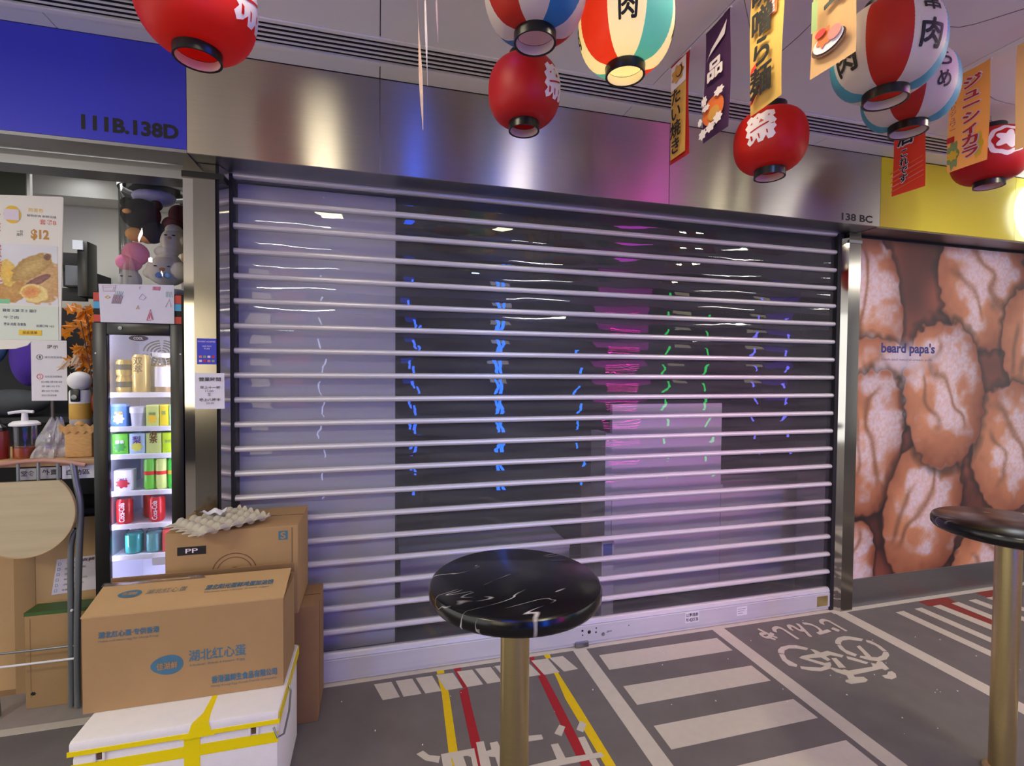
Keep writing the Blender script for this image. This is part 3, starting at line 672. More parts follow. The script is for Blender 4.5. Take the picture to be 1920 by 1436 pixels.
BLOB = [(-.42, .28), (-.30, .40), (-.22, .34), (-.08, .44), (.02, .40), (.18, .48), (.40, .44), (.42, .30), (.36, .24), (.46, .10), (.40, .02), (.46, -.08), (.38, -.18), (.44, -.30), (.36, -.40), (.24, -.42), (.18, -.30),
        (.10, -.44), (-.04, -.46), (-.08, -.32), (-.18, -.44), (-.30, -.50), (-.38, -.40), (-.30, -.28), (-.42, -.20), (-.36, -.06), (-.44, .06), (-.36, .16)]
STROKES = [[(-.28, -.10), (-.24, -.13), (.26, .05), (.24, .09)], [(-.02, .10), (.12, .14), (.03, .22)], [(-.27, .10), (-.20, .12), (-.22, .18)], [(.22, .26), (.27, .28), (.25, .34)], [(-.10, .26), (-.05, .24), (-.06, .32)],
           [(.28, .0), (.38, .0), (.38, .03)], [(-.05, -.20), (.0, -.22), (.02, -.36), (-.01, -.36)], [(.18, -.14), (.22, -.15), (.24, -.26), (.20, -.25)], [(-.26, -.22), (-.20, -.24), (-.18, -.36), (-.24, -.38)]]


def crest(t, r_of, ang, z, wd):
    wrap(t, None, r_of, ang, z, wd, wd, M['white_print'], shape=BLOB, name='white_crest')
    for s in STROKES: wrap(t, None, r_of, ang, z, wd, wd, M['red_dark'], shape=s, lift=0.0028, name='crest_stroke')


t, r, f = lantern('red paper lantern overlapping the blue fascia, bottom ring showing', (-0.486, -0.898, 2.519), 0.15, 0.27, 'red'); crest(t, r, f+1.02, 0.005, 0.16)
t, r, f = lantern('red paper lantern hanging in front of the middle of the steel fascia', (0.474, -0.864, 2.432), 0.120, 0.205, 'red', 0, 'dark'); crest(t, r, f+0.98, 0.0, 0.12)
t, r, f = lantern('red, white and blue striped lantern directly above a red one', (0.420, -1.151, 2.562), 0.142, 0.262, 'blue', -0.05)
for k in (-1.45, 1.45): wrap(t, '祭', r, f+k, 0.0, 0.06, 0.07, M['l_red'], bold=0.0)
t, r, f = lantern('red, white and sky-blue striped lantern with yellow bulb glow', (0.709, -1.127, 2.532), 0.139, 0.262, 'cyan', 0.04)
for k in (0.0, -PI/2, PI/2): wrap(t, '肉', r, f+k, -0.042, 0.052, 0.066, M['ink'], bold=0.035)
wl_ = bpy.data.lights.new('bulb_light', 'POINT'); wl_.energy = 0.9; wl_.color = (1.0, 0.86, 0.25); wl_.shadow_soft_size = 0.03
wo = bpy.data.objects.new('bulb_light', wl_); wo.location = (0.709, -1.127, 2.50); COL.objects.link(wo)
t, r, f = lantern('oval red lantern with white crest below a yellow banner', (1.371, -0.973, 2.334), 0.122, 0.205, 'red'); crest(t, r, f-0.28, 0.012, 0.115)
t, r, f = lantern('large striped lantern between orange banner and ceiling, black 肉 on its sides', (1.432, -1.349, 2.435), 0.139, 0.232, 'cyan', 0.80)
for k in (0.0, -PI/2): wrap(t, '肉', r, f+k, -0.038 if k else -0.030, 0.066, 0.072, M['ink'], bold=0.035); wrap(t, '串', r, f+k, 0.050, 0.05, 0.045, M['ink'], bold=0.03)
t, r, f = lantern('striped lantern half hidden behind a larger striped one', (1.753, -1.176, 2.462), 0.136, 0.225, 'cyan', 0.72)
for k in (0.0, -PI/2): wrap(t, 'め', r, f+k, -0.03, 0.045, 0.05, M['ink'], bold=0.03); wrap(t, 'ら', r, f+k, 0.035, 0.045, 0.05, M['ink'], bold=0.03)
t, r, f = lantern('deep red lantern with round flower crest beside the yellow fascia', (2.925, -0.70, 2.575), 0.152, 0.245, 'red', 0, 'dark')
ring = [(0.5*math.cos(2*PI*i/40)*(1+0.05*math.cos(8*2*PI*i/40)), 0.5*math.sin(2*PI*i/40)*(1+0.05*math.cos(8*2*PI*i/40))) for i in range(40)]
flower = [(0.5*math.cos(2*PI*i/50)*(0.78+0.22*math.cos(5*2*PI*i/50)), 0.5*math.sin(2*PI*i/50)*(0.78+0.22*math.cos(5*2*PI*i/50))) for i in range(50)]
wrap(t, None, r, f+0.42, 0.025, 0.158, 0.145, M['white_print'], shape=ring, name='white_crest')
wrap(t, None, r, f+0.42, 0.025, 0.116, 0.107, M['red_dark'], shape=ring, lift=0.0026, name='red_ring')
wrap(t, None, r, f+0.42, 0.025, 0.104, 0.094, M['white_print'], shape=flower, lift=0.0036, name='flower_mark')

# ------------------------------------------------------------------ cloth banners, in planes square to the fascia
B = {k: mat('banner_'+k, c, 0.7, var=0.05, scale=14, trans=0.3) for k, c in dict(yellow=(236, 190, 98), purple=(74, 40, 84), orange=(236, 186, 124), red=(212, 60, 40), rim=(188, 34, 38), peach=(240, 166, 88)).items()}
PR = {k: mat('print_'+k, c, 0.7, var=0) for k, c in dict(white=(232, 220, 226), orange=(222, 112, 54), tan=(206, 150, 70), green=(146, 168, 106), red=(206, 44, 36), purple=(96, 66, 130), yellow=(240, 202, 60), brown=(90, 52, 34), pink=(226, 130, 120)).items()}


def banner(label, x, yn, yf, zt, zb, base):
    """Hangs in the plane x; yf is the edge further from the photographer, which the eye sees at the left."""
    t = thing('banner', label, 'banner', (x, (yn+yf)/2, zt), 0.0, 'cloth banners hanging from the ceiling')
    W, H = yf-yn, zt-zb

    def fn(a, b):
        return (x+0.004*math.sin(b*5+a*2+yn*9), yf-W*a, zb+H*b)
    MB().grid(fn, 6, 14).build('cloth', base, t, angle=80)
    MB().tube([(x, yn-0.004, zt), (x, yf+0.004, zt)], 0.003, 8).build('rod', M['white'], t)
    if zt < CZ-0.03:
        for y in (yn+0.01, yf-0.01): MB().tube([(x, y, zt), (x, y, CZ)], 0.0008, 5).build('cord', M['wire'], t)
    cnt = [0]

    def put(shape, a, b, w, h, m, bold=0.02, lift=None, nm=None):
        """a, b: lower-left corner as shares of width and height; w, h likewise."""
        cnt[0] += 1; d = 0.0022*cnt[0]+0.005 if lift is None else lift
        o = Vector((x-d, yf-W*a, zb+H*b))
        if isinstance(shape, str):
            lettering(t, shape, o, NY, Z, W*w, H*h, m, bold=bold, name=nm or 'lettering')
        else:
            q = MB().add([o+NY*(p[0]*W*w)+Z*(p[1]*H*h) for p in shape], [tuple(range(len(shape)))]); q.build(nm or 'print', m, t, smooth=False)
    return t, put


RECT = [(0, 0), (1, 0), (1, 1), (0, 1)]
ELL = [(0.5+0.5*math.cos(2*PI*i/24), 0.5+0.5*math.sin(2*PI*i/24)) for i in range(24)]
CLOUD = [(0.5+0.5*math.cos(2*PI*i/40)*(0.86+0.14*math.cos(7*2*PI*i/40)), 0.5+0.5*math.sin(2*PI*i/40)*(0.86+0.14*math.cos(7*2*PI*i/40))) for i in range(40)]
t, put = banner('slim yellow banner with red border reading たい焼き', 1.18, -0.757, -0.632, 2.765, 2.36, B['rim'])
put(RECT, .09, .035, .82, .93, B['yellow']); put(RECT, .09, .72, .82, .245, PR['white']); put(CLOUD, .12, .76, .74, .18, PR['tan']); put(ELL, .42, .80, .36, .11, PR['brown']); put(ELL, .46, .81, .28, .09, PR['tan'])
put('た\nい\n焼\nき', .20, .06, .58, .64, M['ink'], bold=0.03)
t, put = banner('purple banner reading 一品 with orange food and white clouds', 1.18, -0.992, -0.852, 2.762, 2.355, B['purple'])
put([(0, 0), (.12, .16), (.5, .34), (.9, .5), (1, 1), (.86, .86), (.6, .62), (.25, .40)], .14, .70, .78, .22, PR['white']); put('品', .20, .50, .60, .17, PR['white'], bold=0.05)
put(ELL, .05, .10, .85, .24, PR['orange']); put(ELL, .30, .13, .45, .12, PR['tan'])
for a, b, w, h in ((.02, .30, .26, .10), (.55, .30, .42, .08), (.10, .24, .34, .06), (.0, .0, .34, .10), (.3, .02, .4, .09), (.62, .05, .38, .10), (.02, .12, .2, .08)): put(CLOUD, a, b, w, h, PR['white'])
t, put = banner('yellow banner with big black 味噌ら麺 lettering', 1.18, -1.228, -1.091, 2.762, 2.34, B['yellow'])
put(RECT, .62, .62, .24, .20, PR['orange']); put('大\n盛', .66, .63, .16, .18, PR['white'])
put([(0, 0), (.3, .1), (1, .9), (.7, 1), (.2, .5)], .10, .05, .35, .13, PR['red']); put([(0, .1), (.9, .5), (1, 1), (.2, .7)], .12, .27, .2, .08, PR['red'])
put('味\n噌\nら\n麺', .13, .08, .68, .88, M['ink'], bold=0.035)
t, put = banner('orange banner with black 野 and a drawn hotpot, cut by the top of the photo', 1.18, -1.466, -1.331, 2.755, 2.325, B['orange'])
put('中\n野', .34, .36, .56, .50, M['ink'], bold=0.035); put(ELL, .08, .08, .8, .13, PR['brown']); put(ELL, .13, .10, .7, .12, PR['white']); put(CLOUD, .2, .13, .4, .13, PR['orange']); put(ELL, .5, .14, .3, .08, PR['pink']); put(ELL, .22, .2, .25, .05, PR['red'])
put(RECT, .14, .26, .14, .20, PR['green']); put(ELL, .16, .62, .3, .05, PR['pink'])
t, put = banner('red banner reading 地酒 これです hanging before the yellow fascia', 2.38, -0.787, -0.640, 2.76, 2.345, B['red'])
for k in range(5): put([(0, 0), (1, .5), (1, .56), (0, .1)], .0, .04+.05*k, 1, .16, PR['pink'] if k % 2 else PR['orange'])
put('地\n酒', .20, .50, .55, .42, PR['white'], bold=0.11); put('地\n酒', .22, .515, .51, .39, M['ink'], bold=0.04); put('こ\nれ\nで\nす', .32, .09, .30, .38, PR['white'], bold=0.10); put('こ\nれ\nで\nす', .335, .10, .27, .36, M['ink'], bold=0.03)
t, put = banner('orange banner with red ジューシィカラ lettering and food picture', 2.38, -1.027, -0.878, 2.768, 2.366, B['peach'])
put(CLOUD, -.02+.02, .0, .34, .34, PR['green']); put(CLOUD, .02, .10, .3, .12, PR['yellow']); put(RECT, .02, .30, .2, .06, PR['red']); put(CLOUD, .66, .03, .3, .30, PR['yellow'])
put('ジ\nュ\nー\nシ\nィ\nカ\nラ', .40, .07, .50, .84, PR['white'], bold=0.13); put('ジ\nュ\nー\nシ\nィ\nカ\nラ', .43, .08, .44, .82, PR['red'], bold=0.045)
put('ぷ\nり\nぷ\nり\nジ\nュ\nワ\nー', .12, .42, .17, .42, PR['purple'], bold=0.0)
t, put = banner('orange banner cut off by the edge of the photo, beside the red flower lantern', 2.38, -1.262, -1.113, 2.768, 2.366, B['orange'])
put('唐\n揚\nげ', .25, .12, .6, .76, PR['red'], bold=0.03)

# paper streamers and loose wires under the ceiling
for i, (x, y, z1, wd, cl, lab) in enumerate([(0.085, -1.14, 2.135, .017, 'pink', 'longest twisted paper streamer hanging before the steel fascia'), (0.108, -1.15, 2.245, .010, 'white', 'thin white paper streamer close beside the longest one'), (0.134, -1.155, 2.36, .008, 'pink', 'short thin pink paper streamer hanging by the air vent')]):
    t = thing('paper_streamer', lab, 'streamer', (x, y, CZ), 0.0, 'paper streamers')
    q = MB(); n = 30

    def fs(a, b):
        tw = 9*b+i; ww = wd*(0.35+0.65*abs(math.cos(4*b+i)))*min(1, (1-b)*4+0.1)
        return (x+0.03*b*(1 if i == 0 else .6)+(a-0.5)*ww*math.cos(tw*0.3), y+(a-0.5)*ww*math.sin(tw*0.3), CZ-(CZ-z1)*b)
    q.grid(fs, 2, n).build('strip', mat('streamer_paper', (222, 190, 176) if i != 1 else (216, 206, 212), 0.6, var=0.2, scale=40, trans=0.3), t, angle=80)
for i, (pts, lab) in enumerate([([(1.18, -1.05, 2.765), (1.27, -1.0, 2.64), (1.34, -0.99, 2.60), (1.40, -1.1, 2.66), (1.45, -1.25, 2.768)], 'thin grey wire sagging from yellow banner to the large striped lantern'),
                                ([(1.52, -1.28, 2.768), (1.75, -1.22, 2.70), (1.95, -1.18, 2.70), (2.2, -1.3, 2.768)], 'thin grey wire sagging across the ceiling behind the upper striped lantern'),
                                ([(2.40, -0.98, 2.765), (2.55, -0.92, 2.69), (2.75, -0.90, 2.70), (3.0, -0.86, 2.77)], 'thin grey wire sagging beyond the banner with red kana')]):
    P = [Vector(p) for p in pts]; out = []
    for k in range(len(P)-1):
        for s in range(5): out.append(P[k].lerp(P[k+1], s/5))
    out.append(P[-1])
    for _ in range(2): out = [out[0]]+[(out[k-1]+out[k]*2+out[k+1])/4 for k in range(1, len(out)-1)]+[out[-1]]
    w_ = MB().tube(out, 0.0013, 6).build('wire', M['wire'], None); tag(w_, lab, 'wire', 'loose wires under the ceiling')
cl_ = MB().box(1.60, 1.66, -1.30, -1.24, 2.68, 2.775, bev=0.004).build('ceiling_clip', M['white'], None); tag(cl_, 'white plastic clip on the ceiling above the large striped lantern', 'clip')

# ------------------------------------------------------------------ black marble bar tables
def marble():
    m = bpy.data.materials.new('black_marble'); m.use_nodes = True; nt = m.node_tree; N = nt.nodes; L = nt.links
    b = N['Principled BSDF']; b.inputs['Roughness'].default_value = 0.2
    tc = N.new('ShaderNodeTexCoord'); mp = N.new('ShaderNodeMapping'); mp.inputs['Rotation'].default_value = (0.3, 0.2, 0.55); mp.inputs['Scale'].default_value = (1.0, 3.4, 2.0)
    n = N.new('ShaderNodeTexNoise'); n.inputs['Scale'].default_value = 3.0; n.inputs['Detail'].default_value = 2.5; n.inputs['Distortion'].default_value = 0.5
    L.new(tc.outputs['Object'], mp.inputs[0]); L.new(mp.outputs[0], n.inputs['Vector'])
    s = N.new('ShaderNodeMath'); s.operation = 'SUBTRACT'; s.inputs[1].default_value = 0.55; L.new(n.outputs['Fac'], s.inputs[0])
    a = N.new('ShaderNodeMath'); a.operation = 'ABSOLUTE'; L.new(s.outputs[0], a.inputs[0])
    r = N.new('ShaderNodeMapRange'); r.inputs['From Min'].default_value = 0.002; r.inputs['From Max'].default_value = 0.0085; r.inputs['To Min'].default_value = 1; r.inputs['To Max'].default_value = 0
    L.new(a.outputs[0], r.inputs['Value'])
    n2 = N.new('ShaderNodeTexNoise'); n2.inputs['Scale'].default_value = 7; L.new(tc.outputs['Object'], n2.inputs['Vector'])
    r2 = N.new('ShaderNodeMapRange'); r2.inputs['From Min'].default_value = 0.48; r2.inputs['From Max'].default_value = 0.62; L.new(n2.outputs['Fac'], r2.inputs['Value'])
    mu = N.new('ShaderNodeMath'); mu.operation = 'MULTIPLY'; L.new(r.outputs[0], mu.inputs[0]); L.new(r2.outputs[0], mu.inputs[1])
    mx = N.new('ShaderNodeMix'); mx.data_type = 'RGBA'; mx.inputs['A'].default_value = (*lin((14, 13, 15)), 1); mx.inputs['B'].default_value = (*lin((196, 190, 188)), 1)
    L.new(mu.outputs[0], mx.inputs['Factor']); L.new(mx.outputs['Result'], b.inputs['Base Color'])
    return m


M['marble'] = marble()


def bar_table(label, x, y, rot):
    t = thing('bar_table', label, 'table', (x, y, 0), 0.0, 'round bar tables', local=True)
    MB().lathe([(0.0001, 0.903), (0.208, 0.903), (0.220, 0.908), (0.226, 0.916), (0.227, 0.934), (0.223, 0.945), (0.215, 0.950), (0.0001, 0.950)], seg=64).build('tabletop', M['marble'], t)
    MB().lathe([(0.0385, 0.02), (0.0385, 0.903)], seg=32, caps=False).build('pole', M['brass'], t)
    MB().lathe([(0.11, 0.892), (0.11, 0.903)], seg=32).build('top_plate', M['black_matt'], t)
    MB().lathe([(0.056, 0.0), (0.056, 0.008), (0.052, 0.014), (0.045, 0.018), (0.0385, 0.022)], seg=48).build('base', M['brass'], t)
    t.rotation_euler[2] = rot
    return t


bar_table('round black marble bar table on a brass pole in front of the shutter', 0.352, -1.235, 0.3)
bar_table('round black marble bar table on a brass pole before the pastry poster', 2.270, -1.200, 2.2)

# ------------------------------------------------------------------ cardboard boxes and foam box in front of the pillar
def quadprint(parent, name, m, o, u, v, w, h, shape=RECT, lift=0.0008):
    o, u, v = Vector(o), Vector(u), Vector(v); n = u.cross(v).normalized()
    return MB().add([o+u*(p[0]*w)+v*(p[1]*h)+n*lift for p in shape], [tuple(range(len(shape)))]).build(name, m, parent, smooth=False)


EGG = [(0.5+0.5*math.cos(2*PI*i/36)*(1 if math.cos(2*PI*i/36) > 0 else 1.0), 0.5+0.5*math.sin(2*PI*i/36)*(0.86+0.14*math.cos(2*PI*i/36))) for i in range(36)]
lb = thing('cardboard_box', 'tall brown cardboard box on the floor touching the shutter, under another box', 'box', (-0.45, -0.15, 0))
boxo('body', M['card_d'], lb, -0.74, -0.246, -0.272, -0.036, 0.0, 0.500, bev=0.006)
boxo('flap_seam', M['card_in'], lb, -0.738, -0.248, -0.158, -0.154, 0.4985, 0.501)
boxo('edge_fold', M['card_in'], lb, -0.2475, -0.2452, -0.20, -0.197, 0.01, 0.49)

pb = thing('cardboard_box', 'brown cardboard box printed PP with an egg tray on top', 'box', (-0.55, -0.19, 0.503))
boxo('body', M['card'], pb, -0.785, -0.312, -0.335, -0.042, 0.503, 0.868, bev=0.007)
boxo('flap_seam', M['card_in'], pb, -0.783, -0.314, -0.180, -0.176, 0.866, 0.8692)
MB().prism([(-0.47, 0.862), (-0.312, 0.862), (-0.312, 0.872), (-0.47, 0.869)], (0, -0.172, 0), X, Z, (0, 0.12, 0)).build('lifted_flap', M['card'], pb)
boxo('corner_crease', M['card_in'], pb, -0.336, -0.334, -0.3362, -0.334, 0.51, 0.86)
quadprint(pb, 'label_patch', M['ink'], (-0.742, -0.3354, 0.780), X, Z, 0.098, 0.032)
lettering(pb, 'PP', (-0.714, -0.337, 0.7875), X, Z, 0.042, 0.017, M['white_print'], bold=0.01)
quadprint(pb, 'mark_patch', M['blue_ink'], (-0.385, -0.3354, 0.812), X, Z, 0.034, 0.036)
lettering(pb, 'S', (-0.378, -0.337, 0.816), X, Z, 0.02, 0.028, M['card'], bold=0.03)
for rr, ww in ((0.078, 0.0035), (0.063, 0.0028), (0.020, 0.006)):
    q = MB(); n = 64; cx, cz = -0.545, 0.693
    q.add([(cx+(rr+(ww if k else 0))*math.cos(2*PI*i/n), -0.3358, cz+(rr+(ww if k else 0))*math.sin(2*PI*i/n)) for k in (0, 1) for i in range(n)], [(i, (i+1) % n, n+(i+1) % n, n+i) for i in range(n)])
    q.build('ring_mark', M['brown_ink'], pb, smooth=False)

fb = thing('cardboard_box', 'brown cardboard egg carton box with blue oval logo, lying on the foam box', 'box', (-0.62, -0.49, 0.381))
x0, x1, y0, y1, z0, z1 = -0.918, -0.322, -0.612, -0.372, 0.3815, 0.692
q = MB(); tk = 0.005
for a in ((x0, x1, y0, y0+tk, z0, z1), (x0, x1, y1-tk, y1, z0, z1), (x0, x0+tk, y0+tk, y1-tk, z0, z1), (x1-tk, x1, y0+tk, y1-tk, z0, z1), (x0+tk, x1-tk, y0+tk, y1-tk, z0, z0+tk)): q.box(*a)
q.build('body', M['card'], fb)
fr = Vector((0, 0.94, 0.145)).normalized()
MB().prism([(x0-0.003, 0), (x1+0.002, 0), (x1-0.004, 0.196), (x0-0.022, 0.196)], (0, y0, z1), X, fr, (0, -0.0006, 0.004)).build('front_flap', M['card_l'], fb, smooth=False)  # paler cardboard imitates the stronger light on this top flap
MB().prism([(x0-0.02, 0), (x1, 0), (x1, 0.045), (x0-0.02, 0.045)], (0, y1, z1-0.004), X, Vector((0, -0.28, 0.96)), (0, 0.004, 0.001)).build('back_flap', M['card_d'], fb, smooth=False)
for a in (x0, x1):
    s = 1 if a == x0 else -1
    MB().box(a, a+s*0.09, y0+0.01, y1-0.012, z1-0.006, z1-0.002).build('side_flap', M['card_d'], fb, smooth=False)
tp = Vector((0, 0, 0))+Vector((x0-0.026, y0, z1))+fr*0.178
MB().add([tp+Vector((0, -0.001, 0.0052)), tp+Vector((0.33, -0.001, 0.0052)), tp+Vector((0.31, 0.024, 0.0092)), tp+Vector((0.16, 0.030, 0.006)), tp+Vector((-0.004, 0.024, 0.0075))], [(0, 1, 2, 3, 4)]).build('packing_tape', M['tape_c'], fb, smooth=False)
yf = y0-0.0009
quadprint(fb, 'logo_patch', M['blue_ink'], (-0.728, y0, 0.470), X, Z, 0.096, 0.076, EGG)
lettering(fb, '佳湖鲜', (-0.710, yf-0.001, 0.494), X, Z, 0.062, 0.024, M['card'], bold=0.035)
lettering(fb, '湖北红心蛋', (-0.616, yf, 0.508), X, Z, 0.175, 0.040, M['blue_ink'], bold=0.012)
lettering(fb, 'Hubei Red Heart Egg', (-0.612, yf, 0.490), X, Z, 0.168, 0.010, M['grey_ink'])
lettering(fb, '湖北红心蛋·专供香港', (-0.873, yf, 0.622), X, Z, 0.172, 0.022, M['blue_ink'], bold=0.03)
lettering(fb, 'Hubei red heart egg for Hong Kong', (-0.873, yf, 0.607), X, Z, 0.168, 0.009, M['grey_ink'])
lettering(fb, '香港温鲜生食品有限公司', (-0.548, yf, 0.424), X, Z, 0.205, 0.026, M['blue_ink'], bold=0.04)
lettering(fb, 'Hong Kong Egg Fresh Foods Company', (-0.550, yf, 0.408), X, Z, 0.206, 0.011, M['grey_ink'])
nf = Vector((0, -0.145, 0.94)).normalized()*0.0052
o2 = lambda a, b: Vector((a, y0, z1))+fr*b+nf
quadprint(fb, 'logo_patch', M['blue_ink'], o2(-0.866, 0.088), X, fr, 0.070, 0.052, EGG)
lettering(fb, '佳湖鲜', o2(-0.853, 0.105)+nf*0.3, X, fr, 0.045, 0.018, M['card_l'], bold=0.03)
lettering(fb, '湖北红心蛋', o2(-0.782, 0.102), X, fr, 0.125, 0.030, M['grey_ink'], bold=0.0)
lettering(fb, '湖北阳光蛋鲜鸡蛋加油饱', o2(-0.595, 0.092), X, fr, 0.222, 0.034, M['blue_ink'], bold=0.035)
lettering(fb, 'Hubei sunshine fresh eggs', o2(-0.592, 0.074), X, fr, 0.21, 0.011, M['grey_ink'])

sb = thing('foam_box', 'white foam fish box bound with yellow tape on the floor', 'foam box', (-0.6, -0.54, 0))
boxo('lid', M['foam'], sb, -0.893, -0.312, -0.746, -0.330, 0.3385, 0.3800, bev=0.011)
boxo('body', M['foam'], sb, -0.888, -0.318, -0.738, -0.336, 0.0, 0.330, bev=0.012)
boxo('rim', M['foam'], sb, -0.880, -0.326, -0.731, -0.343, 0.326, 0.342)
boxo('lid_tape', M['tape_y'], sb, -0.8938, -0.3112, -0.7475, -0.745, 0.3375, 0.3520)
boxo('lid_tape', M['tape_y'], sb, -0.3125, -0.3105, -0.745, -0.332, 0.3375, 0.3720)
MB().prism([(-0.566, -0.746), (-0.518, -0.746), (-0.524, -0.70), (-0.53, -0.60), (-0.545, -0.60), (-0.548, -0.70)], (0, 0, 0.3799), X, (0, 1, 0), (0, 0, 0.0008)).build('strap_tape', M['tape_y'], sb, smooth=False)
MB().prism([(-0.60, 0.335), (-0.50, 0.335), (-0.512, 0.352), (-0.518, 0.3795), (-0.566, 0.3795), (-0.574, 0.352)], (0, -0.7482, 0), X, Z, (0, 0.002, 0)).build('strap_tape', M['tape_y'], sb, smooth=False)
boxo('body_tape', M['tape_y'], sb, -0.8885, -0.3175, -0.7392, -0.737, 0.270, 0.306)
boxo('body_tape', M['tape_y'], sb, -0.5900, -0.545, -0.7395, -0.737, 0.0, 0.330)
for xn in (-0.815, -0.39):
    boxo('notch', M['card_in'], sb, xn-0.006, xn+0.006, -0.741, -0.736, 0.312, 0.330)
    for e in (-0.012, 0.012): boxo('notch_rib', M['foam'], sb, xn+e-0.004, xn+e+0.004, -0.744, -0.734, 0.308, 0.334, bev=0.0015)
MB().tube([(-0.33, -0.744, 0.325), (-0.316, -0.757, 0.298), (-0.300, -0.735, 0.292), (-0.296, -0.66, 0.318), (-0.300, -0.60, 0.350), (-0.309, -0.585, 0.362)], 0.0035, 8).build('wire_handle', M['chrome'], sb)

tr = thing('egg_tray', 'torn pulp egg tray with a crumpled paper, on the PP cardboard box', 'egg tray', (-0.605, -0.292, 0.868), math.radians(43))
def trayz(a, b):
    fx = math.cos(2*PI*a*6); fy = math.cos(2*PI*b*5)
    return 0.026+0.0165*math.tanh(1.5*(fx+fy)/2)/math.tanh(1.5)
q = MB(); nu, nv = 72, 60; vs = []; fs = []
rt = random.Random(4)
for j in range(nv+1):
    for i in range(nu+1):
        a, b = i/nu, j/nv; x = (a-0.5)*0.285; y = (b-0.5)*0.225; z = trayz(a, b)
        if i in (0, nu) or j in (0, nv): z = 0.026
        if a < 0.10: z = 0.026+(z-0.026)*(a/0.10)**2-0.006*(1-a/0.10); x += 0.014*math.sin(b*31)*(1-a/0.1)
        vs.append((x, y, max(z, 0.0025)))
for j in range(nv):
    for i in range(nu): fs.append((j*(nu+1)+i, j*(nu+1)+i+1, (j+1)*(nu+1)+i+1, (j+1)*(nu+1)+i))
so = q.add(vs, fs).build('tray', M['pulp'], tr, angle=80)
md = so.modifiers.new('thick', 'SOLIDIFY'); md.thickness = 0.002; md.offset = 0
ppr = MB().grid(lambda a, b: (-0.690+0.075*a+0.02*b, -0.262+0.06*b-0.03*a, 0.918+0.006*math.sin(9*a+5*b)+0.004*math.cos(13*b)+0.012*(a-0.5)*(b-0.3)), 12, 10).build('paper_scrap', M['paper'], None, angle=25)
tag(ppr, 'crumpled white paper scrap lying on the egg tray', 'paper')

# stickers on the left pillar
st = thing('pillar_sticker', 'blue payment sticker on the steel pillar', 'sticker', (-0.70, -0.104, 1.52))
st_blue = mat('sticker_blue', (44, 54, 190), 0.4, var=0)
boxo('sheet', st_blue, st, -0.741, -0.667, -0.1052, -0.104, 1.516, 1.626)
lettering(st, 'PAYMENT ACCEPTED', (-0.737, -0.1058, 1.609), X, Z, 0.066, 0.007, M['white_print'])
lettering(st, 'scan here\nto pay', (-0.72, -0.1058, 1.578), X, Z, 0.034, 0.02, M['white_print'])
for i in range(4):
    for j in range(2): quadprint(st, 'pay_mark', [PR['white'], PR['red'], PR['pink'], PR['green']][(i+2*j) % 4], (-0.733+0.016*i, -0.1054, 1.526+0.018*j), X, Z, 0.011, 0.009)
nt_ = thing('pillar_notice', 'white opening hours notice taped on the steel pillar below a blue sticker', 'notice', (-0.69, -0.106, 1.33))
MB().grid(lambda a, b: (-0.750+0.113*a, -0.1065-0.004*math.sin(3.1*a)*b+0.0006*math.sin(20*b), 1.326+0.153*b), 10, 14).build('sheet', M['paper'], nt_, angle=80)
lettering(nt_, '營業時間', (-0.733, -0.1125, 1.444), X, Z, 0.084, 0.017, M['ink'], bold=0.02)
lettering(nt_, '早上十一時', (-0.728, -0.1125, 1.411), X, Z, 0.076, 0.013, M['ink'], bold=0.01)
lettering(nt_, '11:00', (-0.708, -0.1125, 1.399), X, Z, 0.03, 0.007, M['ink'])
lettering(nt_, '至', (-0.70, -0.1125, 1.382), X, Z, 0.012, 0.012, M['ink'])
lettering(nt_, '晚上八時半', (-0.730, -0.1125, 1.359), X, Z, 0.078, 0.013, M['ink'], bold=0.01)
lettering(nt_, '20:30', (-0.706, -0.1125, 1.347), X, Z, 0.03, 0.007, M['ink'])

# ------------------------------------------------------------------ left shop: room
boxo('wall_back', M['skin_wall'], None, -5.0, -0.66, 1.2, 1.25, 0, 2.66, kind='structure')
boxo('wall_partition', M['skin_wall'], None, -0.72, -0.66, 0.30, 1.2, 0, 2.66, kind='structure')
boxo('ceiling', M['skin_wall'], None, -5.0, -0.66, 0.06, 1.25, 2.62, 2.68, kind='structure')
bh = boxo('bulkhead', M['skin_wall'], None, -1.96, -0.72, 1.0, 1.19, 2.495, 2.62); bh['kind'] = 'structure'
fr_ = thing('mirror_frame', 'grey-green framed mirror high on the back of the left shop', 'mirror', (-2.1, 0.8, 2.3))
boxo('frame', M['skin_wall'], fr_, -2.35, -1.80, 0.78, 0.80, 2.20, 2.62); boxo('glass', mat('grey_mirror', (84, 88, 80), 0.15, 0.6, var=0), fr_, -2.35, -1.815, 0.772, 0.78, 2.215, 2.54)
dl = thing('ceiling_downlight', 'lit oval downlight in the pale ceiling of the left shop', 'light', (-1.655, 0.85, 2.62))
MB().lathe([(0.07, -0.012), (0.0001, -0.012)], c=(-1.655, 0.85, 2.62), seg=28, caps=False).build('lens', M['downlight'], dl)
MB().lathe([(0.07, -0.002), (0.085, -0.002), (0.085, -0.012), (0.07, -0.014)], c=(-1.655, 0.85, 2.62), seg=28, caps=False).build('ring', M['white'], dl)
br = thing('monitor_bracket', 'black screen on a wall bracket in the left shop', 'bracket', (-1.6, 0.9, 2.0))
boxo('screen', M['black'], br, -1.585, -1.535, 0.76, 0.86, 1.885, 2.19, bev=0.006); boxo('plate', mat('grey_plate', (88, 92, 100), 0.4, var=0), br, -1.66, -1.60, 0.80, 0.83, 1.95, 2.06, bev=0.003)
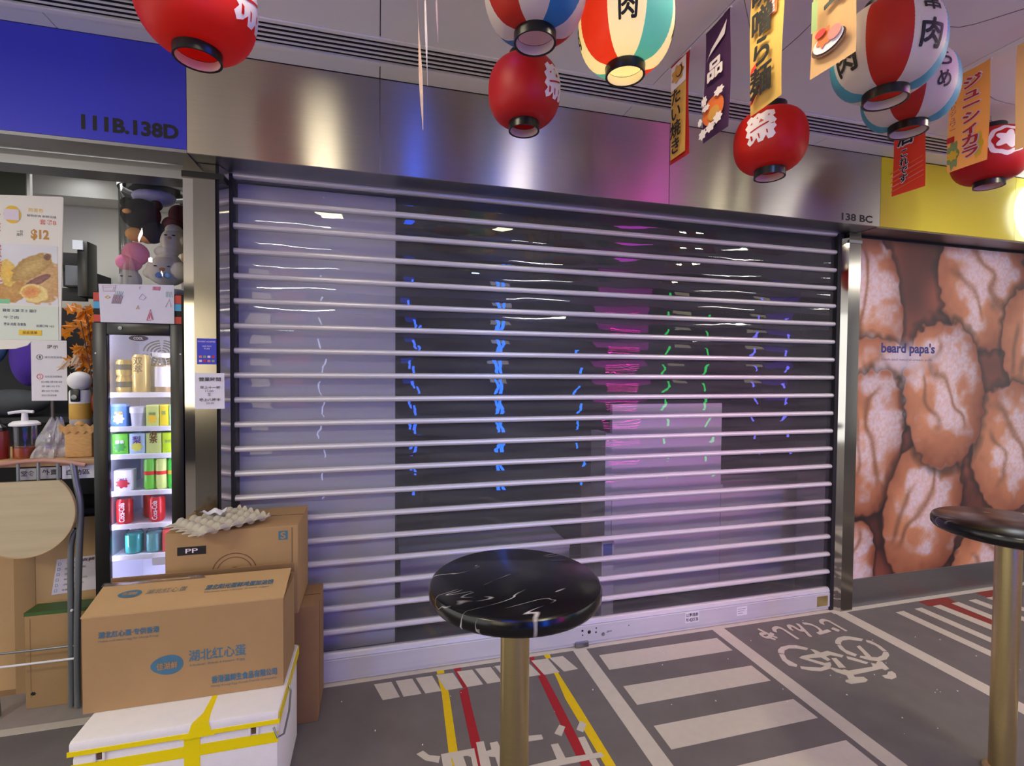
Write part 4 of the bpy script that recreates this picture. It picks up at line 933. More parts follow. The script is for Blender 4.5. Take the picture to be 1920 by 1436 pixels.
boxo('arm', M['black_matt'], br, -1.72, -1.58, 0.83, 0.86, 2.06, 2.135, bev=0.003); boxo('arm', M['black_matt'], br, -1.72, -1.58, 0.83, 0.86, 1.87, 1.94, bev=0.003)
boxo('cap', mat('pale_cap', (178, 184, 194), 0.4, var=0), br, -1.60, -1.553, 0.752, 0.762, 2.14, 2.19); boxo('mount', M['black_matt'], br, -1.70, -1.62, 0.86, 1.2, 1.95, 2.06)

# dark shelves and stored things at the back
dk = thing('back_shelf', 'dark shelving behind the counter of the left shop', 'shelf', (-1.8, 1.0, 0))
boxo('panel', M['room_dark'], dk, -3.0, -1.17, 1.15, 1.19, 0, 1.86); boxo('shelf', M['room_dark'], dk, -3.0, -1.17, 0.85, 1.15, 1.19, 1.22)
pc = MB().ellipsoid((-1.925, 0.98, 1.56), (0.085, 0.09, 0.17), 24, 16).build('cloth_bag', mat('purple_cloth', (72, 40, 150), 0.8, var=0.2, scale=12), None); tag(pc, 'purple cloth bag behind the counter of the left shop', 'bag')
pc = MB().ellipsoid((-2.105, 0.95, 1.64), (0.09, 0.09, 0.14), 24, 16).build('cloth_bag', mat('blue_grey_cloth', (82, 120, 160), 0.8, var=0.15, scale=12), None); tag(pc, 'blue cloth bag behind the counter beside the purple one', 'bag')
pc = MB().ellipsoid((-1.98, 0.93, 1.299), (0.17, 0.1, 0.075), 24, 16).build('cloth_bag', mat('grey_cloth', (70, 74, 78), 0.8, var=0.2, scale=12), None); tag(pc, 'dark grey bag lying under the purple bag behind the counter', 'bag')

# hanging menu board
mb_ = thing('menu_board', 'hanging pale menu board with rolled egg pancake picture', 'menu board', (-1.4, 0.02, 2.2))
sheet = [(-1.60, 2.19), (-1.272, 2.209), (-1.268, 2.203), (-1.284, 1.612), (-1.385, 1.606), (-1.40, 1.588), (-1.44, 1.574), (-1.50, 1.570), (-1.60, 1.585)]
MB().prism(sheet, (0, 0.018, 0), X, Z, (0, 0.005, 0)).build('sheet', mat('menu_paper', (232, 230, 212), 0.4, var=0.02, scale=6), mb_, smooth=False)
W_, H_ = 96, 130
yy, xx = np.mgrid[0:H_, 0:W_]/np.array([H_, W_]).reshape(2, 1, 1)
im = np.zeros((H_, W_, 3)); im[:] = (222, 224, 222); im += (vnoise(H_, W_, 30, 3)[..., None]-.5)*14
nz = vnoise(H_, W_, 6, 11); nz2 = vnoise(H_, W_, 2.5, 12)
def blobp(cx, cy, rx, ry, ro, c1, c2, soft=0.08):
    global im
    c, s = math.cos(ro), math.sin(ro); u_ = ((xx-cx)*c+(yy-cy)*s)/rx; v_ = (-(xx-cx)*s+(yy-cy)*c)/ry
    r_ = np.hypot(u_, v_)+(nz-.5)*.25; a = np.clip((1-r_)/soft, 0, 1)[..., None]; t_ = np.clip(r_, 0, 1)[..., None]
    im = im*(1-a)+(np.array(c1)*(1-t_)+np.array(c2)*t_+(nz2[..., None]-.5)*26)*a
blobp(.72, .40, .36, .42, .1, (214, 174, 112), (196, 148, 86)); blobp(.30, .20, .30, .18, .2, (206, 160, 80), (188, 132, 60))
blobp(.28, .50, .13, .22, .05, (244, 196, 70), (224, 190, 90)); blobp(.62, .62, .36, .16, .62, (214, 186, 108), (172, 132, 60)); blobp(.70, .40, .22, .06, .5, (150, 96, 84), (118, 66, 60))
blobp(.64, .19, .22, .16, -.2, (232, 204, 120), (238, 214, 130)); blobp(.60, .20, .14, .11, .3, (220, 130, 66), (232, 170, 84)); blobp(.84, .80, .05, .06, .2, (104, 60, 40), (130, 80, 50))
im = np.where(((yy < .07) & (xx < .3))[..., None], np.array([120, 204, 150.]), im)
painted('food_print', 0.235, 0.245, im, (-1.525, 0.0172, 1.758), X, Z, mb_, rough=0.4)
pk, og = PR['pink'], PR['yellow']
lettering(mb_, '手\n作', (-1.520, 0.0172, 2.035), X, Z, 0.040, 0.118, pk, bold=0.01); lettering(mb_, '蛋\n卷\n王', (-1.518, 0.0162, 1.845), X, Z, 0.040, 0.15, pk, bold=0.03)
quadprint(mb_, 'sun_mark', og, (-1.470, 0.0175, 2.085), X, Z, 0.058, 0.072, ELL); quadprint(mb_, 'pale_mark', PR['white'], (-1.468, 0.0162, 2.098), X, Z, 0.050, 0.044)
lettering(mb_, '煎蛋卷', (-1.388, 0.0172, 2.137), X, Z, 0.052, 0.016, og); lettering(mb_, '鮮煎即食 新鮮出爐', (-1.392, 0.0172, 2.117), X, Z, 0.10, 0.010, M['grey_ink']); lettering(mb_, '套餐B', (-1.350, 0.0172, 2.088), X, Z, 0.058, 0.022, pk, bold=0.02)
lettering(mb_, '$12', (-1.380, 0.0172, 2.022), X, Z, 0.062, 0.045, PR['tan'], bold=0.04); lettering(mb_, '一份\n兩件', (-1.428, 0.0172, 2.035), X, Z, 0.022, 0.026, M['grey_ink'])
boxo('lower_sheet', mat('menu_paper_low', (214, 226, 204), 0.4, var=0), mb_, -1.505, -1.290, 0.0155, 0.0178, 1.612, 1.752)
lettering(mb_, '雞蛋 火腿 芝士 腸仔', (-1.478, 0.0148, 1.724), X, Z, 0.115, 0.013, M['grey_ink'], bold=0.02); lettering(mb_, '午餐肉', (-1.475, 0.0148, 1.696), X, Z, 0.05, 0.012, M['grey_ink'], bold=0.02)
lettering(mb_, '粟米 肉鬆 吞拿魚', (-1.475, 0.0148, 1.668), X, Z, 0.075, 0.013, M['grey_ink'], bold=0.02); lettering(mb_, '自選口味 +$3', (-1.365, 0.0148, 1.664), X, Z, 0.060, 0.011, M['grey_ink'], bold=0.02)
quadprint(mb_, 'order_mark', og, (-1.425, 0.0152, 1.630), X, Z, 0.078, 0.022); lettering(mb_, '按此落單', (-1.412, 0.0136, 1.635), X, Z, 0.05, 0.012, M['brown_ink'])

# ------------------------------------------------------------------ counter of the left shop and the things on it
ctr = thing('shop_counter', 'pale wooden counter top of the left shop with dark recess below', 'counter', (-1.7, 0.3, 1.10))
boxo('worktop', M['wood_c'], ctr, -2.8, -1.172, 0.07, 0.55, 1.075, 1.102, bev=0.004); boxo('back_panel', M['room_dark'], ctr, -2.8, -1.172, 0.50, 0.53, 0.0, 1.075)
boxo('end_panel', M['black_matt'], ctr, -1.188, -1.172, 0.10, 0.50, 0.0, 1.075)
ZC = 1.1025
bsk = thing('straw_basket', 'small woven straw basket on the counter next to the fridge', 'basket', (-1.275, 0.155, ZC))
MB().box(-1.325, -1.222, 0.11, 0.20, ZC, 1.225, bev=0.008).build('body', M['straw'], bsk)
MB().grid(lambda a, b: (-1.338+0.128*a, 0.103-0.006*b, 1.213+0.034*b+0.006*math.sin(26*a)), 24, 3).build('frill', M['straw'], bsk, angle=80)
MB().lathe([(0.012, 0), (0.02, 0.02), (0.006, 0.035)], c=(-1.285, 0.15, 1.225), seg=14).build('bow', M['straw'], bsk)
bg = thing('plastic_bag', 'crumpled clear white plastic bag on the counter beside the basket', 'bag', (-1.385, 0.14, ZC))
rb = np.random.RandomState(5); phs = rb.rand(8)*6.28
def bagv(a, b):
    an = 2*PI*a; r = 0.058*(1-0.62*b**1.4)*(1+0.16*math.sin(5*an+phs[0]+4*b)+0.12*math.sin(9*an+phs[1]-7*b))
    return (-1.394+0.02*b+r*math.cos(an), 0.150+r*0.7*math.sin(an), ZC+0.001+0.168*b+0.01*math.sin(7*an+phs[2])*b)
MB().grid(bagv, 40, 14).build('film', glass('bag_film', (0.86, 0.86, 0.88), 0.2, haze=0.30, refl=1.6, hazecol=(0.85, 0.85, 0.87)), bg, angle=20)
pu = thing('pump_bottle', 'clear sauce bottle with white pump dispenser on the counter', 'bottle', (-1.49, 0.16, ZC))
MB().lathe([(0.036, 0), (0.038, 0.004), (0.038, 0.045), (0.0001, 0.046)], c=(-1.492, 0.16, ZC), seg=24).build('sauce', mat('orange_sauce', (176, 82, 40), 0.3, var=0), pu)
MB().lathe([(0.040, 0.001), (0.040, 0.135), (0.030, 0.146)], c=(-1.492, 0.16, ZC), seg=24, caps=False).build('jar', M['clear'], pu)
MB().lathe([(0.052, 0.142), (0.052, 0.150), (0.040, 0.160), (0.012, 0.163), (0.010, 0.196), (0.0001, 0.197)], c=(-1.492, 0.16, ZC), seg=24).build('cap', M['white'], pu)
MB().tube([(-1.46, 0.16, ZC+0.200), (-1.495, 0.158, ZC+0.203), (-1.525, 0.15, ZC+0.200), (-1.542, 0.145, ZC+0.196)], 0.0065, 8).build('nozzle', M['white'], pu)
sbt = thing('sauce_bottle', 'dark red sauce bottle at the end of the counter by the photo edge', 'bottle', (-1.575, 0.15, ZC))
MB().lathe([(0.030, 0), (0.032, 0.005), (0.032, 0.105), (0.028, 0.12), (0.0001, 0.121)], c=(-1.577, 0.15, ZC), seg=20).build('body', mat('ketchup', (122, 30, 24), 0.3, var=0), sbt)
MB().lathe([(0.026, 0.121), (0.024, 0.136), (0.008, 0.150), (0.005, 0.165)], c=(-1.577, 0.15, ZC), seg=16).build('cap', M['black'], sbt)
cm = thing('web_camera', 'small white round camera on a yellow-banded stand on the counter', 'camera', (-1.315, 0.20, ZC))
MB().lathe([(0.040, 0.0), (0.040, 0.16)], c=(-1.325, 0.24, ZC), seg=24).build('stand', mat('grey_stand', (196, 190, 186), 0.5, var=0), cm)
MB().lathe([(0.0415, 0.16), (0.0415, 0.232), (0.0001, 0.232)], c=(-1.325, 0.24, ZC), seg=24).build('yellow_band', mat('ochre', (206, 160, 58), 0.5, var=0), cm)
MB().lathe([(0.041, 0.232), (0.041, 0.282), (0.037, 0.292), (0.0001, 0.292)], c=(-1.325, 0.24, ZC), seg=24).build('collar', M['white'], cm)
MB().box(-1.343, -1.307, 0.193, 0.205, ZC+0.240, ZC+0.298, bev=0.005).build('lens_plate', M['black'], cm)
MB().lathe([(0.011, 0), (0.011, 0.005), (0.0001, 0.006)], seg=16, M=Matrix.Translation((-1.325, 0.193, ZC+0.262)) @ Matrix.Rotation(PI/2, 4, 'X')).build('lens', M['chrome'], cm)
MB().ellipsoid((-1.325, 0.235, ZC+0.335), (0.046, 0.043, 0.043), 28, 18).build('head', M['white'], cm)
nb = thing('notice_sheet', 'white notice with numbered points behind the counter items', 'notice', (-1.55, 0.45, 1.34))
boxo('sheet', M['paper'], nb, -1.625, -1.480, 0.448, 0.4495, 1.335, 1.630)
for i, (num, c) in enumerate((('1', M['grey_ink']), ('2', PR['red']))):
    zz = 1.548-0.095*i
    q = MB(); q.tube([(-1.590+0.012*math.cos(a*PI/10), 0.4472, zz+0.012*math.sin(a*PI/10)) for a in range(20)], 0.0012, 5, closed=True); q.build('ring_mark', c, nb)
    lettering(nb, num, (-1.593, 0.4475, zz-0.007), X, Z, 0.007, 0.014, c)
    lettering(nb, '請勿倚靠玻璃' if i == 0 else '如有查詢請聯絡', (-1.57, 0.4475, zz-0.006), X, Z, 0.07, 0.011, M['grey_ink'])
for i in range(4): lettering(nb, ['自備環保袋', '多謝合作', '歡迎光臨', '請先付款後取餐'][i], (-1.585, 0.4475, 1.422-0.022*i), X, Z, 0.085-0.008*i, 0.010, M['grey_ink'])
lettering(nb, '提示', (-1.56, 0.4475, 1.590), X, Z, 0.045, 0.018, M['ink'], bold=0.02)
boxo('stand', M['wire'], nb, -1.55, -1.54, 0.45, 0.46, ZC, 1.34); boxo('foot', M['wire'], nb, -1.60, -1.50, 0.43, 0.48, ZC, ZC+0.008)

# dried leaves in a vase
vz = thing('leaf_arrangement', 'tall arrangement of orange autumn leaves and cream petals behind the straw basket', 'plant', (-1.27, 0.26, ZC))
MB().lathe([(0.025, 0), (0.034, 0.03), (0.030, 0.10), (0.022, 0.15), (0.026, 0.16)], c=(-1.255, 0.27, ZC), seg=20).build('vase', M['black_matt'], vz)
q = MB()
for k in range(7):
    a = k*0.9; q.tube([(-1.255, 0.27, ZC+0.14), (-1.262+0.03*math.cos(a), 0.27+0.03*math.sin(a), ZC+0.36), (-1.275+0.055*math.cos(a), 0.27+0.045*math.sin(a), ZC+0.60+0.02*k % 0.07)], 0.0022, 5)
st_ = q.build('stem', M['brown_ink'], vz); st_['kind'] = 'stuff'
rl = random.Random(11)
def leaf(cx, cy, cz, L_, W2, m, nm):
    yaw = rl.uniform(0, 6.28); pit = rl.uniform(-0.9, 0.9)
    R_ = Matrix.Translation((cx, cy, cz)) @ Matrix.Rotation(rl.uniform(-.6, .6)-0.4, 4, 'Z') @ Matrix.Rotation(pit, 4, 'X') @ Matrix.Rotation(yaw, 4, 'Y')
    pts = [(0, 0, 0), (W2*.6, .004, L_*.3), (W2, .002, L_*.22), (W2*.75, .006, L_*.55), (W2*.95, .0, L_*.8), (W2*.3, .006, L_*.72), (0, -.004, L_), (-W2*.3, .006, L_*.72), (-W2*.95, .0, L_*.8), (-W2*.75, .006, L_*.55), (-W2, .002, L_*.22), (-W2*.6, .004, L_*.3)]
    MB().add([R_ @ Vector(p) for p in pts], [(0, 1, 2, 3), (0, 3, 4, 5), (0, 5, 6), (0, 6, 7), (0, 7, 8, 9), (0, 9, 10, 11)]).build(nm, m, vz, smooth=False)
for k in range(62): leaf(-1.335+rl.uniform(-.05, .055), 0.31+rl.uniform(-.05, .05), 1.50+rl.uniform(0, .27), rl.uniform(.055, .085), rl.uniform(.02, .032), M['orange_leaf'], 'leaf')
for k in range(14): leaf(-1.275+rl.uniform(-.03, .02), 0.29+rl.uniform(-.04, .05), 1.36+rl.uniform(0, .22), rl.uniform(.04, .06), rl.uniform(.014, .022), M['rust_leaf'], 'leaf')
for k in range(12): leaf(-1.345+rl.uniform(-.07, .07), 0.29+rl.uniform(-.03, .03), 1.47+rl.uniform(0, .09), rl.uniform(.06, .10), rl.uniform(.012, .022), M['cream_leaf'], 'petal')
MB().ellipsoid((-1.278, 0.265, 1.335), (0.032, 0.03, 0.055), 18, 12).build('rust_pompom', M['rust_leaf'], vz)

# signs and small things under the counter front
for i, (a, b, z0_, z1_, tx, lb_) in enumerate([(-1.318, -1.196, 1.016, 1.072, '自助區', 'white card lettered 自助區 under the counter beside the fridge'), (-1.405, -1.325, 1.020, 1.066, '外賣', 'small grey card under the middle of the counter behind the chair back'), (-1.48, -1.41, 1.018, 1.064, '堂食', 'small grey card lettered 堂食 under the counter at the photo edge')]):
    t = thing('counter_card', lb_, 'card', (a, 0.085, z0_))
    boxo('card', M['paper'] if i == 0 else mat('grey_card', (168, 166, 166), 0.6, var=0), t, a, b, 0.08, 0.086, z0_, z1_+0.003)
    lettering(t, tx, (a+0.016, 0.0792, z0_+0.016), X, Z, (b-a)*0.7, 0.024, M['ink'], bold=0.02)
bkx = boxo('black_box', M['black_matt'], None, -1.255, -1.195, 0.20, 0.40, 0.86, 1.03, bev=0.004); tag(bkx, 'small black box in the dark recess beside the fridge', 'box')
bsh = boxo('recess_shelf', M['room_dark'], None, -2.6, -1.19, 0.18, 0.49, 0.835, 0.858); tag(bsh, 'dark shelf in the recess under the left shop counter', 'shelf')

# folded folding chair
ch = thing('folding_chair', 'folded metal chair with round pale wood seat leaning at the counter', 'chair', (-1.43, 0.03, 0))
sd = [(-1.43+0.187*math.cos(a), 0.889+0.187*math.sin(a)) for a in np.linspace(PI-0.79, 2*PI+0.79, 48)]
MB().prism(sd, (0, 0.022, 0), X, Z, (0, 0.014, 0)).build('seat', M['wood'], ch)
MB().tube([(x, 0.02, z) for x, z in sd], 0.0016, 6).build('seat_edge', M['card_l'], ch)
rp = [(-1.66, 1.060), (-1.60, 1.078), (-1.52, 1.093), (-1.44, 1.103), (-1.36, 1.105), (-1.28, 1.094), (-1.215, 1.078)]
MB().tube([(x, 0.045, z) for x, z in rp], 0.0085, 12).build('top_rail', M['rail_wood'], ch)
for x in (-1.316, -1.385, -1.455, -1.525): MB().tube([(x, 0.048, 1.098), (x, 0.048, 1.00)], 0.006, 8).build('spindle', M['chrome'], ch)
def smooth(pts, n=6):
    P = [Vector(p) for p in pts]; out = []
    for k in range(len(P)-1):
        p0, p1, p2, p3 = P[max(k-1, 0)], P[k], P[k+1], P[min(k+2, len(P)-1)]
        for s in range(n):
            t = s/n; out.append(0.5*((2*p1)+(p2-p0)*t+(2*p0-5*p1+4*p2-p3)*t*t+(3*p1-p0-3*p2+p3)*t**3))
    return out+[P[-1]]
MB().tube(smooth([(-1.262, 0.048, 1.09), (-1.250, 0.047, 1.0), (-1.236, 0.045, 0.90), (-1.246, 0.05, 0.70), (-1.262, 0.06, 0.35), (-1.272, 0.075, 0.012)]), 0.0125, 12).build('leg', M['chrome'], ch)
MB().tube(smooth([(-1.262, 0.066, 0.80), (-1.283, 0.066, 0.72), (-1.288, 0.068, 0.40), (-1.300, 0.085, 0.012)]), 0.0115, 12).build('leg', M['chrome'], ch)
MB().tube(smooth([(-1.598, 0.048, 1.075), (-1.612, 0.047, 1.0), (-1.622, 0.045, 0.90), (-1.612, 0.05, 0.70), (-1.600, 0.06, 0.35), (-1.590, 0.075, 0.012)]), 0.0125, 12).build('leg', M['chrome'], ch)
MB().tube(smooth([(-1.598, 0.066, 0.80), (-1.577, 0.066, 0.72), (-1.572, 0.068, 0.40), (-1.562, 0.085, 0.012)]), 0.0115, 12).build('leg', M['chrome'], ch)
for z_, y_ in ((0.286, 0.070), (0.238, 0.052)): MB().tube([(-1.60, y_, z_), (-1.27, y_, z_)], 0.0045, 8).build('cross_bar', M['chrome'] if y_ > .06 else M['white'], ch)
MB().lathe([(0.006, 0), (0.004, 0.006), (0.0001, 0.007)], seg=10, M=Matrix.Translation((-1.276, 0.052, 0.45)) @ Matrix.Rotation(PI/2, 4, 'X')).build('rivet', M['white'], ch)

# large card panel, flat box and checklist behind the chair
cp = thing('card_panel', 'large upright brown card sheet standing behind the folding chair', 'panel', (-1.6, 0.28, 0))
boxo('sheet', M['card_l'], cp, -2.05, -1.192, 0.262, 0.285, 0.0, 0.80); boxo('tape_strip', M['card'], cp, -1.60, -1.52, 0.2605, 0.2625, 0.0, 0.79)
boxo('dark_edge', M['card_d'], cp, -2.05, -1.192, 0.2612, 0.2625, 0.0, 0.025)  # darker strip along the bottom of the sheet
fl = thing('flat_box', 'flat brown box with a green top edge standing behind the chair legs', 'box', (-1.37, 0.15, 0))
boxo('body', M['card'], fl, -1.487, -1.192, 0.125, 0.215, 0.0, 0.425, bev=0.004); boxo('green_top', mat('green_tape', (62, 96, 44), 0.5, var=0.05, scale=20), fl, -1.488, -1.192, 0.124, 0.2155, 0.412, 0.4275)
boxo('fold_line', M['card_d'], fl, -1.468, -1.466, 0.1242, 0.126, 0.05, 0.40); quadprint(fl, 'burn_mark', M['ink'], (-1.470, 0.1247, 0.058), X, Z, 0.022, 0.018, CLOUD)
ck = thing('checklist', 'white checklist sheet stuck on the brown card behind the chair', 'notice', (-1.36, 0.258, 0.5))
a0 = Vector((-1.458, 0.2585, 0.445)); uu = Vector((0.97, 0, 0.06)).normalized(); vv = Vector((0.14, 0, 0.98)).normalized()
MB().prism([(0, 0), (0.20, 0), (0.20, 0.165), (0, 0.165)], a0, uu, vv, (0, 0.001, 0)).build('sheet', mat('lilac_paper', (214, 206, 216), 0.7, var=0), ck, smooth=False)
for i in range(6):
    o_ = a0+uu*0.008+vv*(0.012+0.025*i)+Vector((0, -0.0006, 0)); s_ = 0.010
    q = MB()
    for (aa, bb_) in (((0, 0), (s_, .0015)), ((0, s_), (s_, s_+.0015)), ((0, 0), (.0015, s_)), ((s_, 0), (s_+.0015, s_))):
        q.add([o_+uu*aa[0]+vv*aa[1], o_+uu*bb_[0]+vv*aa[1], o_+uu*bb_[0]+vv*bb_[1], o_+uu*aa[0]+vv*bb_[1]], [(0, 1, 2, 3)])
    q.build('tick_box', M['blue_ink'], ck, smooth=False)
    lettering(ck, ['雪櫃溫度檢查', '清潔枱面', '補充飲品', '倒垃圾', '關燈關電', '鎖門'][i], o_+uu*0.03, uu, vv, 0.07+0.012*(i % 3), 0.009, M['grey_ink'])
lettering(ck, '收鋪', a0+uu*0.10+vv*0.143+Vector((0, -0.0006, 0)), uu, vv, 0.05, 0.013, PR['brown'], bold=0.03)

# ------------------------------------------------------------------ drinks fridge
fg = thing('drinks_fridge', 'narrow black glass-door drinks fridge beside the steel pillar', 'fridge', (-1.0, 0.2, 0))
FX0, FX1, FY1, FZ = -1.165, -0.828, 0.40, 1.690
for a in ((FX0, FX0+0.022, 0.03, FY1, 0.0, FZ), (FX1-0.022, FX1, 0.03, FY1, 0.0, FZ), (FX0, FX1, FY1-0.02, FY1, 0.0, FZ), (FX0, FX1, 0.03, FY1, FZ-0.02, FZ), (FX0, FX1, 0.03, FY1, 0.0, 0.10)):
    boxo('cabinet_panel', M['black'], fg, *a)
LX0, LX1, LY1 = -1.142, -0.852, 0.372
ln = MB()
for a in ((LX0, LX0+0.004, 0.035, LY1, 0.10, 1.66), (LX1-0.004, LX1, 0.035, LY1, 0.10, 1.66), (LX0, LX1, LY1-0.004, LY1, 0.10, 1.66), (LX0, LX1, 0.035, LY1, 1.654, 1.66), (LX0, LX1, 0.035, LY1, 0.10, 0.106)): ln.box(*a)
ln.build('liner', M['fridge_in'], fg)
boxo('led_strip', M['led'], fg, LX0+0.004, LX0+0.010, 0.040, 0.052, 0.14, 1.63)
boxo('led_strip', M['led'], fg, LX1-0.010, LX1-0.004, 0.040, 0.052, 0.14, 1.63)
dr = MB()
for a in ((FX0, FX0+0.052, 0.0, 0.028, 0.08, FZ), (FX1-0.050, FX1, 0.0, 0.028, 0.08, FZ), (FX0+0.052, FX1-0.050, 0.0, 0.028, 1.640, FZ), (FX0+0.052, FX1-0.050, 0.0, 0.028, 0.08, 0.14)): dr.box(*a, bev=0.003)
dr = dr.build('door', M['black'], fg)
boxo('door_glass', M['clear'], dr, FX0+0.052, FX1-0.050, 0.012, 0.016, 0.14, 1.640)
MB().lathe([(0.008, 0), (0.008, 0.003), (0.0001, 0.004)], seg=16, M=Matrix.Translation((-1.062, 0.0, 1.668)) @ Matrix.Rotation(PI/2, 4, 'X')).build('lock', M['chrome'], dr)
for x in (-1.152, -0.838):
    MB().lathe([(0.004, 0), (0.003, 0.003), (0.0001, 0.003)], seg=10, M=Matrix.Translation((x, 0.0, 1.56)) @ Matrix.Rotation(PI/2, 4, 'X')).build('screw', M['white'], dr)
oval = [(0.036*math.cos(2*PI*i/28), 0.012*math.sin(2*PI*i/28)) for i in range(28)]
MB().prism(oval, (-1.000, 0.010, 1.627), X, Z, (0, 0.002, 0)).build('badge', M['wire'], dr)
lettering(dr, 'COOL', (-1.018, 0.0092, 1.621), X, Z, 0.036, 0.011, M['white_print'], bold=0.02)
q = MB(); fcx, fcz = -1.042, 1.575
for k in range(1, 6):
    rr = 0.016*k
    for s in range(4):
        a0_ = s*PI/2+0.12; pts = [(fcx+rr*math.cos(a0_+t*(PI/2-0.24)/8), LY1-0.006, fcz+0.75*rr*math.sin(a0_+t*(PI/2-0.24)/8)) for t in range(9)]
        q.tube(pts, 0.0035, 5)
q.build('fan_grille', mat('grille_grey', (96, 104, 128), 0.5, var=0), fg)
SH = [1.385, 1.235, 1.113, 0.950, 0.802, 0.664]
for z in SH:
    s_ = boxo('shelf', M['shelf'], fg, LX0+0.006, LX1-0.006, 0.062, LY1-0.006, z-0.006, z)
    boxo('price_strip', M['shelf'], s_, LX0+0.006, LX1-0.006, 0.052, 0.062, z-0.016, z+0.006, bev=0.002)
for x in (LX0+0.008, LX1-0.012):
    q = MB()
    for k in range(44): q.box(x, x+0.004, 0.056, 0.061, 0.60+0.022*k, 0.612+0.022*k)
    r_ = q.build('shelf_track', M['chrome'], fg); r_['kind'] = 'stuff'
fx = lambda px: -1.150+(px-205)*0.002075

DC = {}
def dm(k, rgb, rough=0.35, metal=0.0):
    if k not in DC: DC[k] = mat('drink_'+k, rgb, rough, metal, var=0.04, scale=60)
    return DC[k]


def can(label, x, z, r, h, m, y=0.105, text=None, tm=None, vertical=False, band=None):
    t = thing('drink_can', label, 'can', (x, y, z), 0.0, 'drinks in the fridge')
    MB().lathe([(r*0.80, 0.0), (r*0.86, 0.003), (r, 0.010), (r, h-0.012), (r*0.84, h-0.003), (r*0.84, h)], c=(x, y, z), seg=24, caps=False).build('body', m, t)
    MB().lathe([(r*0.84, h-0.001), (r*0.78, h-0.003), (0.0001, h-0.003)], c=(x, y, z), seg=24, caps=False).build('lid', M['chrome'], t)
    if band: MB().lathe([(r*1.012, h*band[1]), (r*1.012, h*band[2])], c=(x, y, z), seg=24, caps=False).build('band', band[0], t)
    if text:
        if vertical: lettering(t, text, (x+0.012, y-r-0.001, z+0.012), Z, NX, h-0.026, 0.022, tm, bold=0.02)
        else: lettering(t, text, (x-r*0.62, y-r-0.001, z+h*0.40), X, Z, r*1.24, None, tm, bold=0.02)
    return t


def carton(label, x0, x1, z, h, m, y=0.08, text=None, tm=None, mark=None, d=0.05):
    t = thing('drink_carton', label, 'carton', ((x0+x1)/2, y, z), 0.0, 'drinks in the fridge')
    boxo('body', m, t, x0, x1, y, y+d, z, z+h, bev=0.0025)
    if mark: quadprint(t, 'print', mark, (x0+0.006, y-0.0005, z+h*0.12), X, Z, (x1-x0)-0.012, h*0.48, CLOUD)
    if text: lettering(t, text, (x0+(x1-x0)*0.22, y-0.0022, z+h*0.52), X, Z, (x1-x0)*0.56, None, tm, bold=0.03)
    return t


gold = dm('gold', (190, 158, 74), 0.3, 0.4)
can('lower small gold can at the end of the top fridge shelf', fx(232), SH[0]+.001, 0.030, 0.074, gold, band=(M['black_matt'], .35, .7))
can('upper small gold can stacked on another on the top fridge shelf', fx(232), SH[0]+.0755, 0.030, 0.074, gold, band=(M['black_matt'], .4, .72))
t = can('tall gold tin lettered 双萃 on the top fridge shelf', fx(264), SH[0]+.001, 0.034, 0.172, dm('pale_gold', (206, 176, 92), 0.3, 0.3))
lettering(t, '双\n萃', (fx(264)-0.018, 0.070, SH[0]+0.09), X, Z, 0.036, 0.07, M['brown_ink'], bold=0.02)
def jar(label, x, y, z, r, h, liquid, lab, capc):
    t = thing('drink_bottle', label, 'bottle', (x, y, z), 0.0, 'drinks in the fridge')
    MB().lathe([(r*0.92, 0.002), (r*0.94, 0.006), (r*0.94, h*0.70), (0.0001, h*0.71)], c=(x, y, z), seg=22).build('drink', liquid, t)
    MB().lathe([(r*0.9, 0), (r, 0.006), (r, h*0.74), (r*0.66, h*0.88), (r*0.62, h*0.90)], c=(x, y, z), seg=22, caps=False).build('bottle', M['clear'], t)
    MB().lathe([(r*0.72, h*0.89), (r*0.72, h), (0.0001, h)], c=(x, y, z), seg=22).build('cap', capc, t)
    if lab: MB().lathe([(r*1.015, h*0.16), (r*1.015, h*0.66)], c=(x, y, z), seg=22, caps=False).build('label_sleeve', lab, t)
tea = dm('tea', (176, 120, 60), 0.2)
jar('clear bottle of amber drink with white cap on the top fridge shelf', fx(284), 0.17, SH[0]+.001, 0.032, 0.185, tea, dm('cream_label', (228, 216, 180)), M['white'])
jar('bottle with blank white label and white cap on the top fridge shelf', fx(306), 0.105, SH[0]+.001, 0.034, 0.180, dm('weak_tea', (206, 170, 120), 0.2), M['paper'], M['white'])
carton('blue and white milk carton on the second fridge shelf', fx(212), fx(240), SH[1]+.001, 0.103, dm('milkblue', (112, 160, 220)), mark=dm('milkwhite', (228, 232, 240)), text='牛奶', tm=PR['yellow'])
t = thing('drink_tub', 'white lidded tub on the second fridge shelf', 'tub', (fx(258), 0.105, SH[1]+.001), 0.0, 'drinks in the fridge')
MB().lathe([(0.026, 0.0), (0.031, 0.062)], c=(fx(258), 0.105, SH[1]+.001), seg=24).build('cup', dm('cupgrey', (196, 198, 204)), t); MB().lathe([(0.034, 0.062), (0.034, 0.085), (0.030, 0.090), (0.0001, 0.090)], c=(fx(258), 0.105, SH[1]+.001), seg=24).build('lid', M['white'], t)
carton('pale green lemon tea carton on the second fridge shelf', fx(276), fx(300), SH[1]+.001, 0.098, dm('palegreen', (206, 222, 128)), mark=PR['yellow'], text='檸檬', tm=PR['green'])
carton('bright yellow carton on the second fridge shelf', fx(301.5), fx(318), SH[1]+.001, 0.098, dm('brightyellow', (244, 222, 60)), text='茶', tm=PR['green'])
carton('mint green carton cut by the fridge frame on the second shelf', fx(319.5), fx(330), SH[1]+.001, 0.094, dm('mint', (170, 220, 170)))
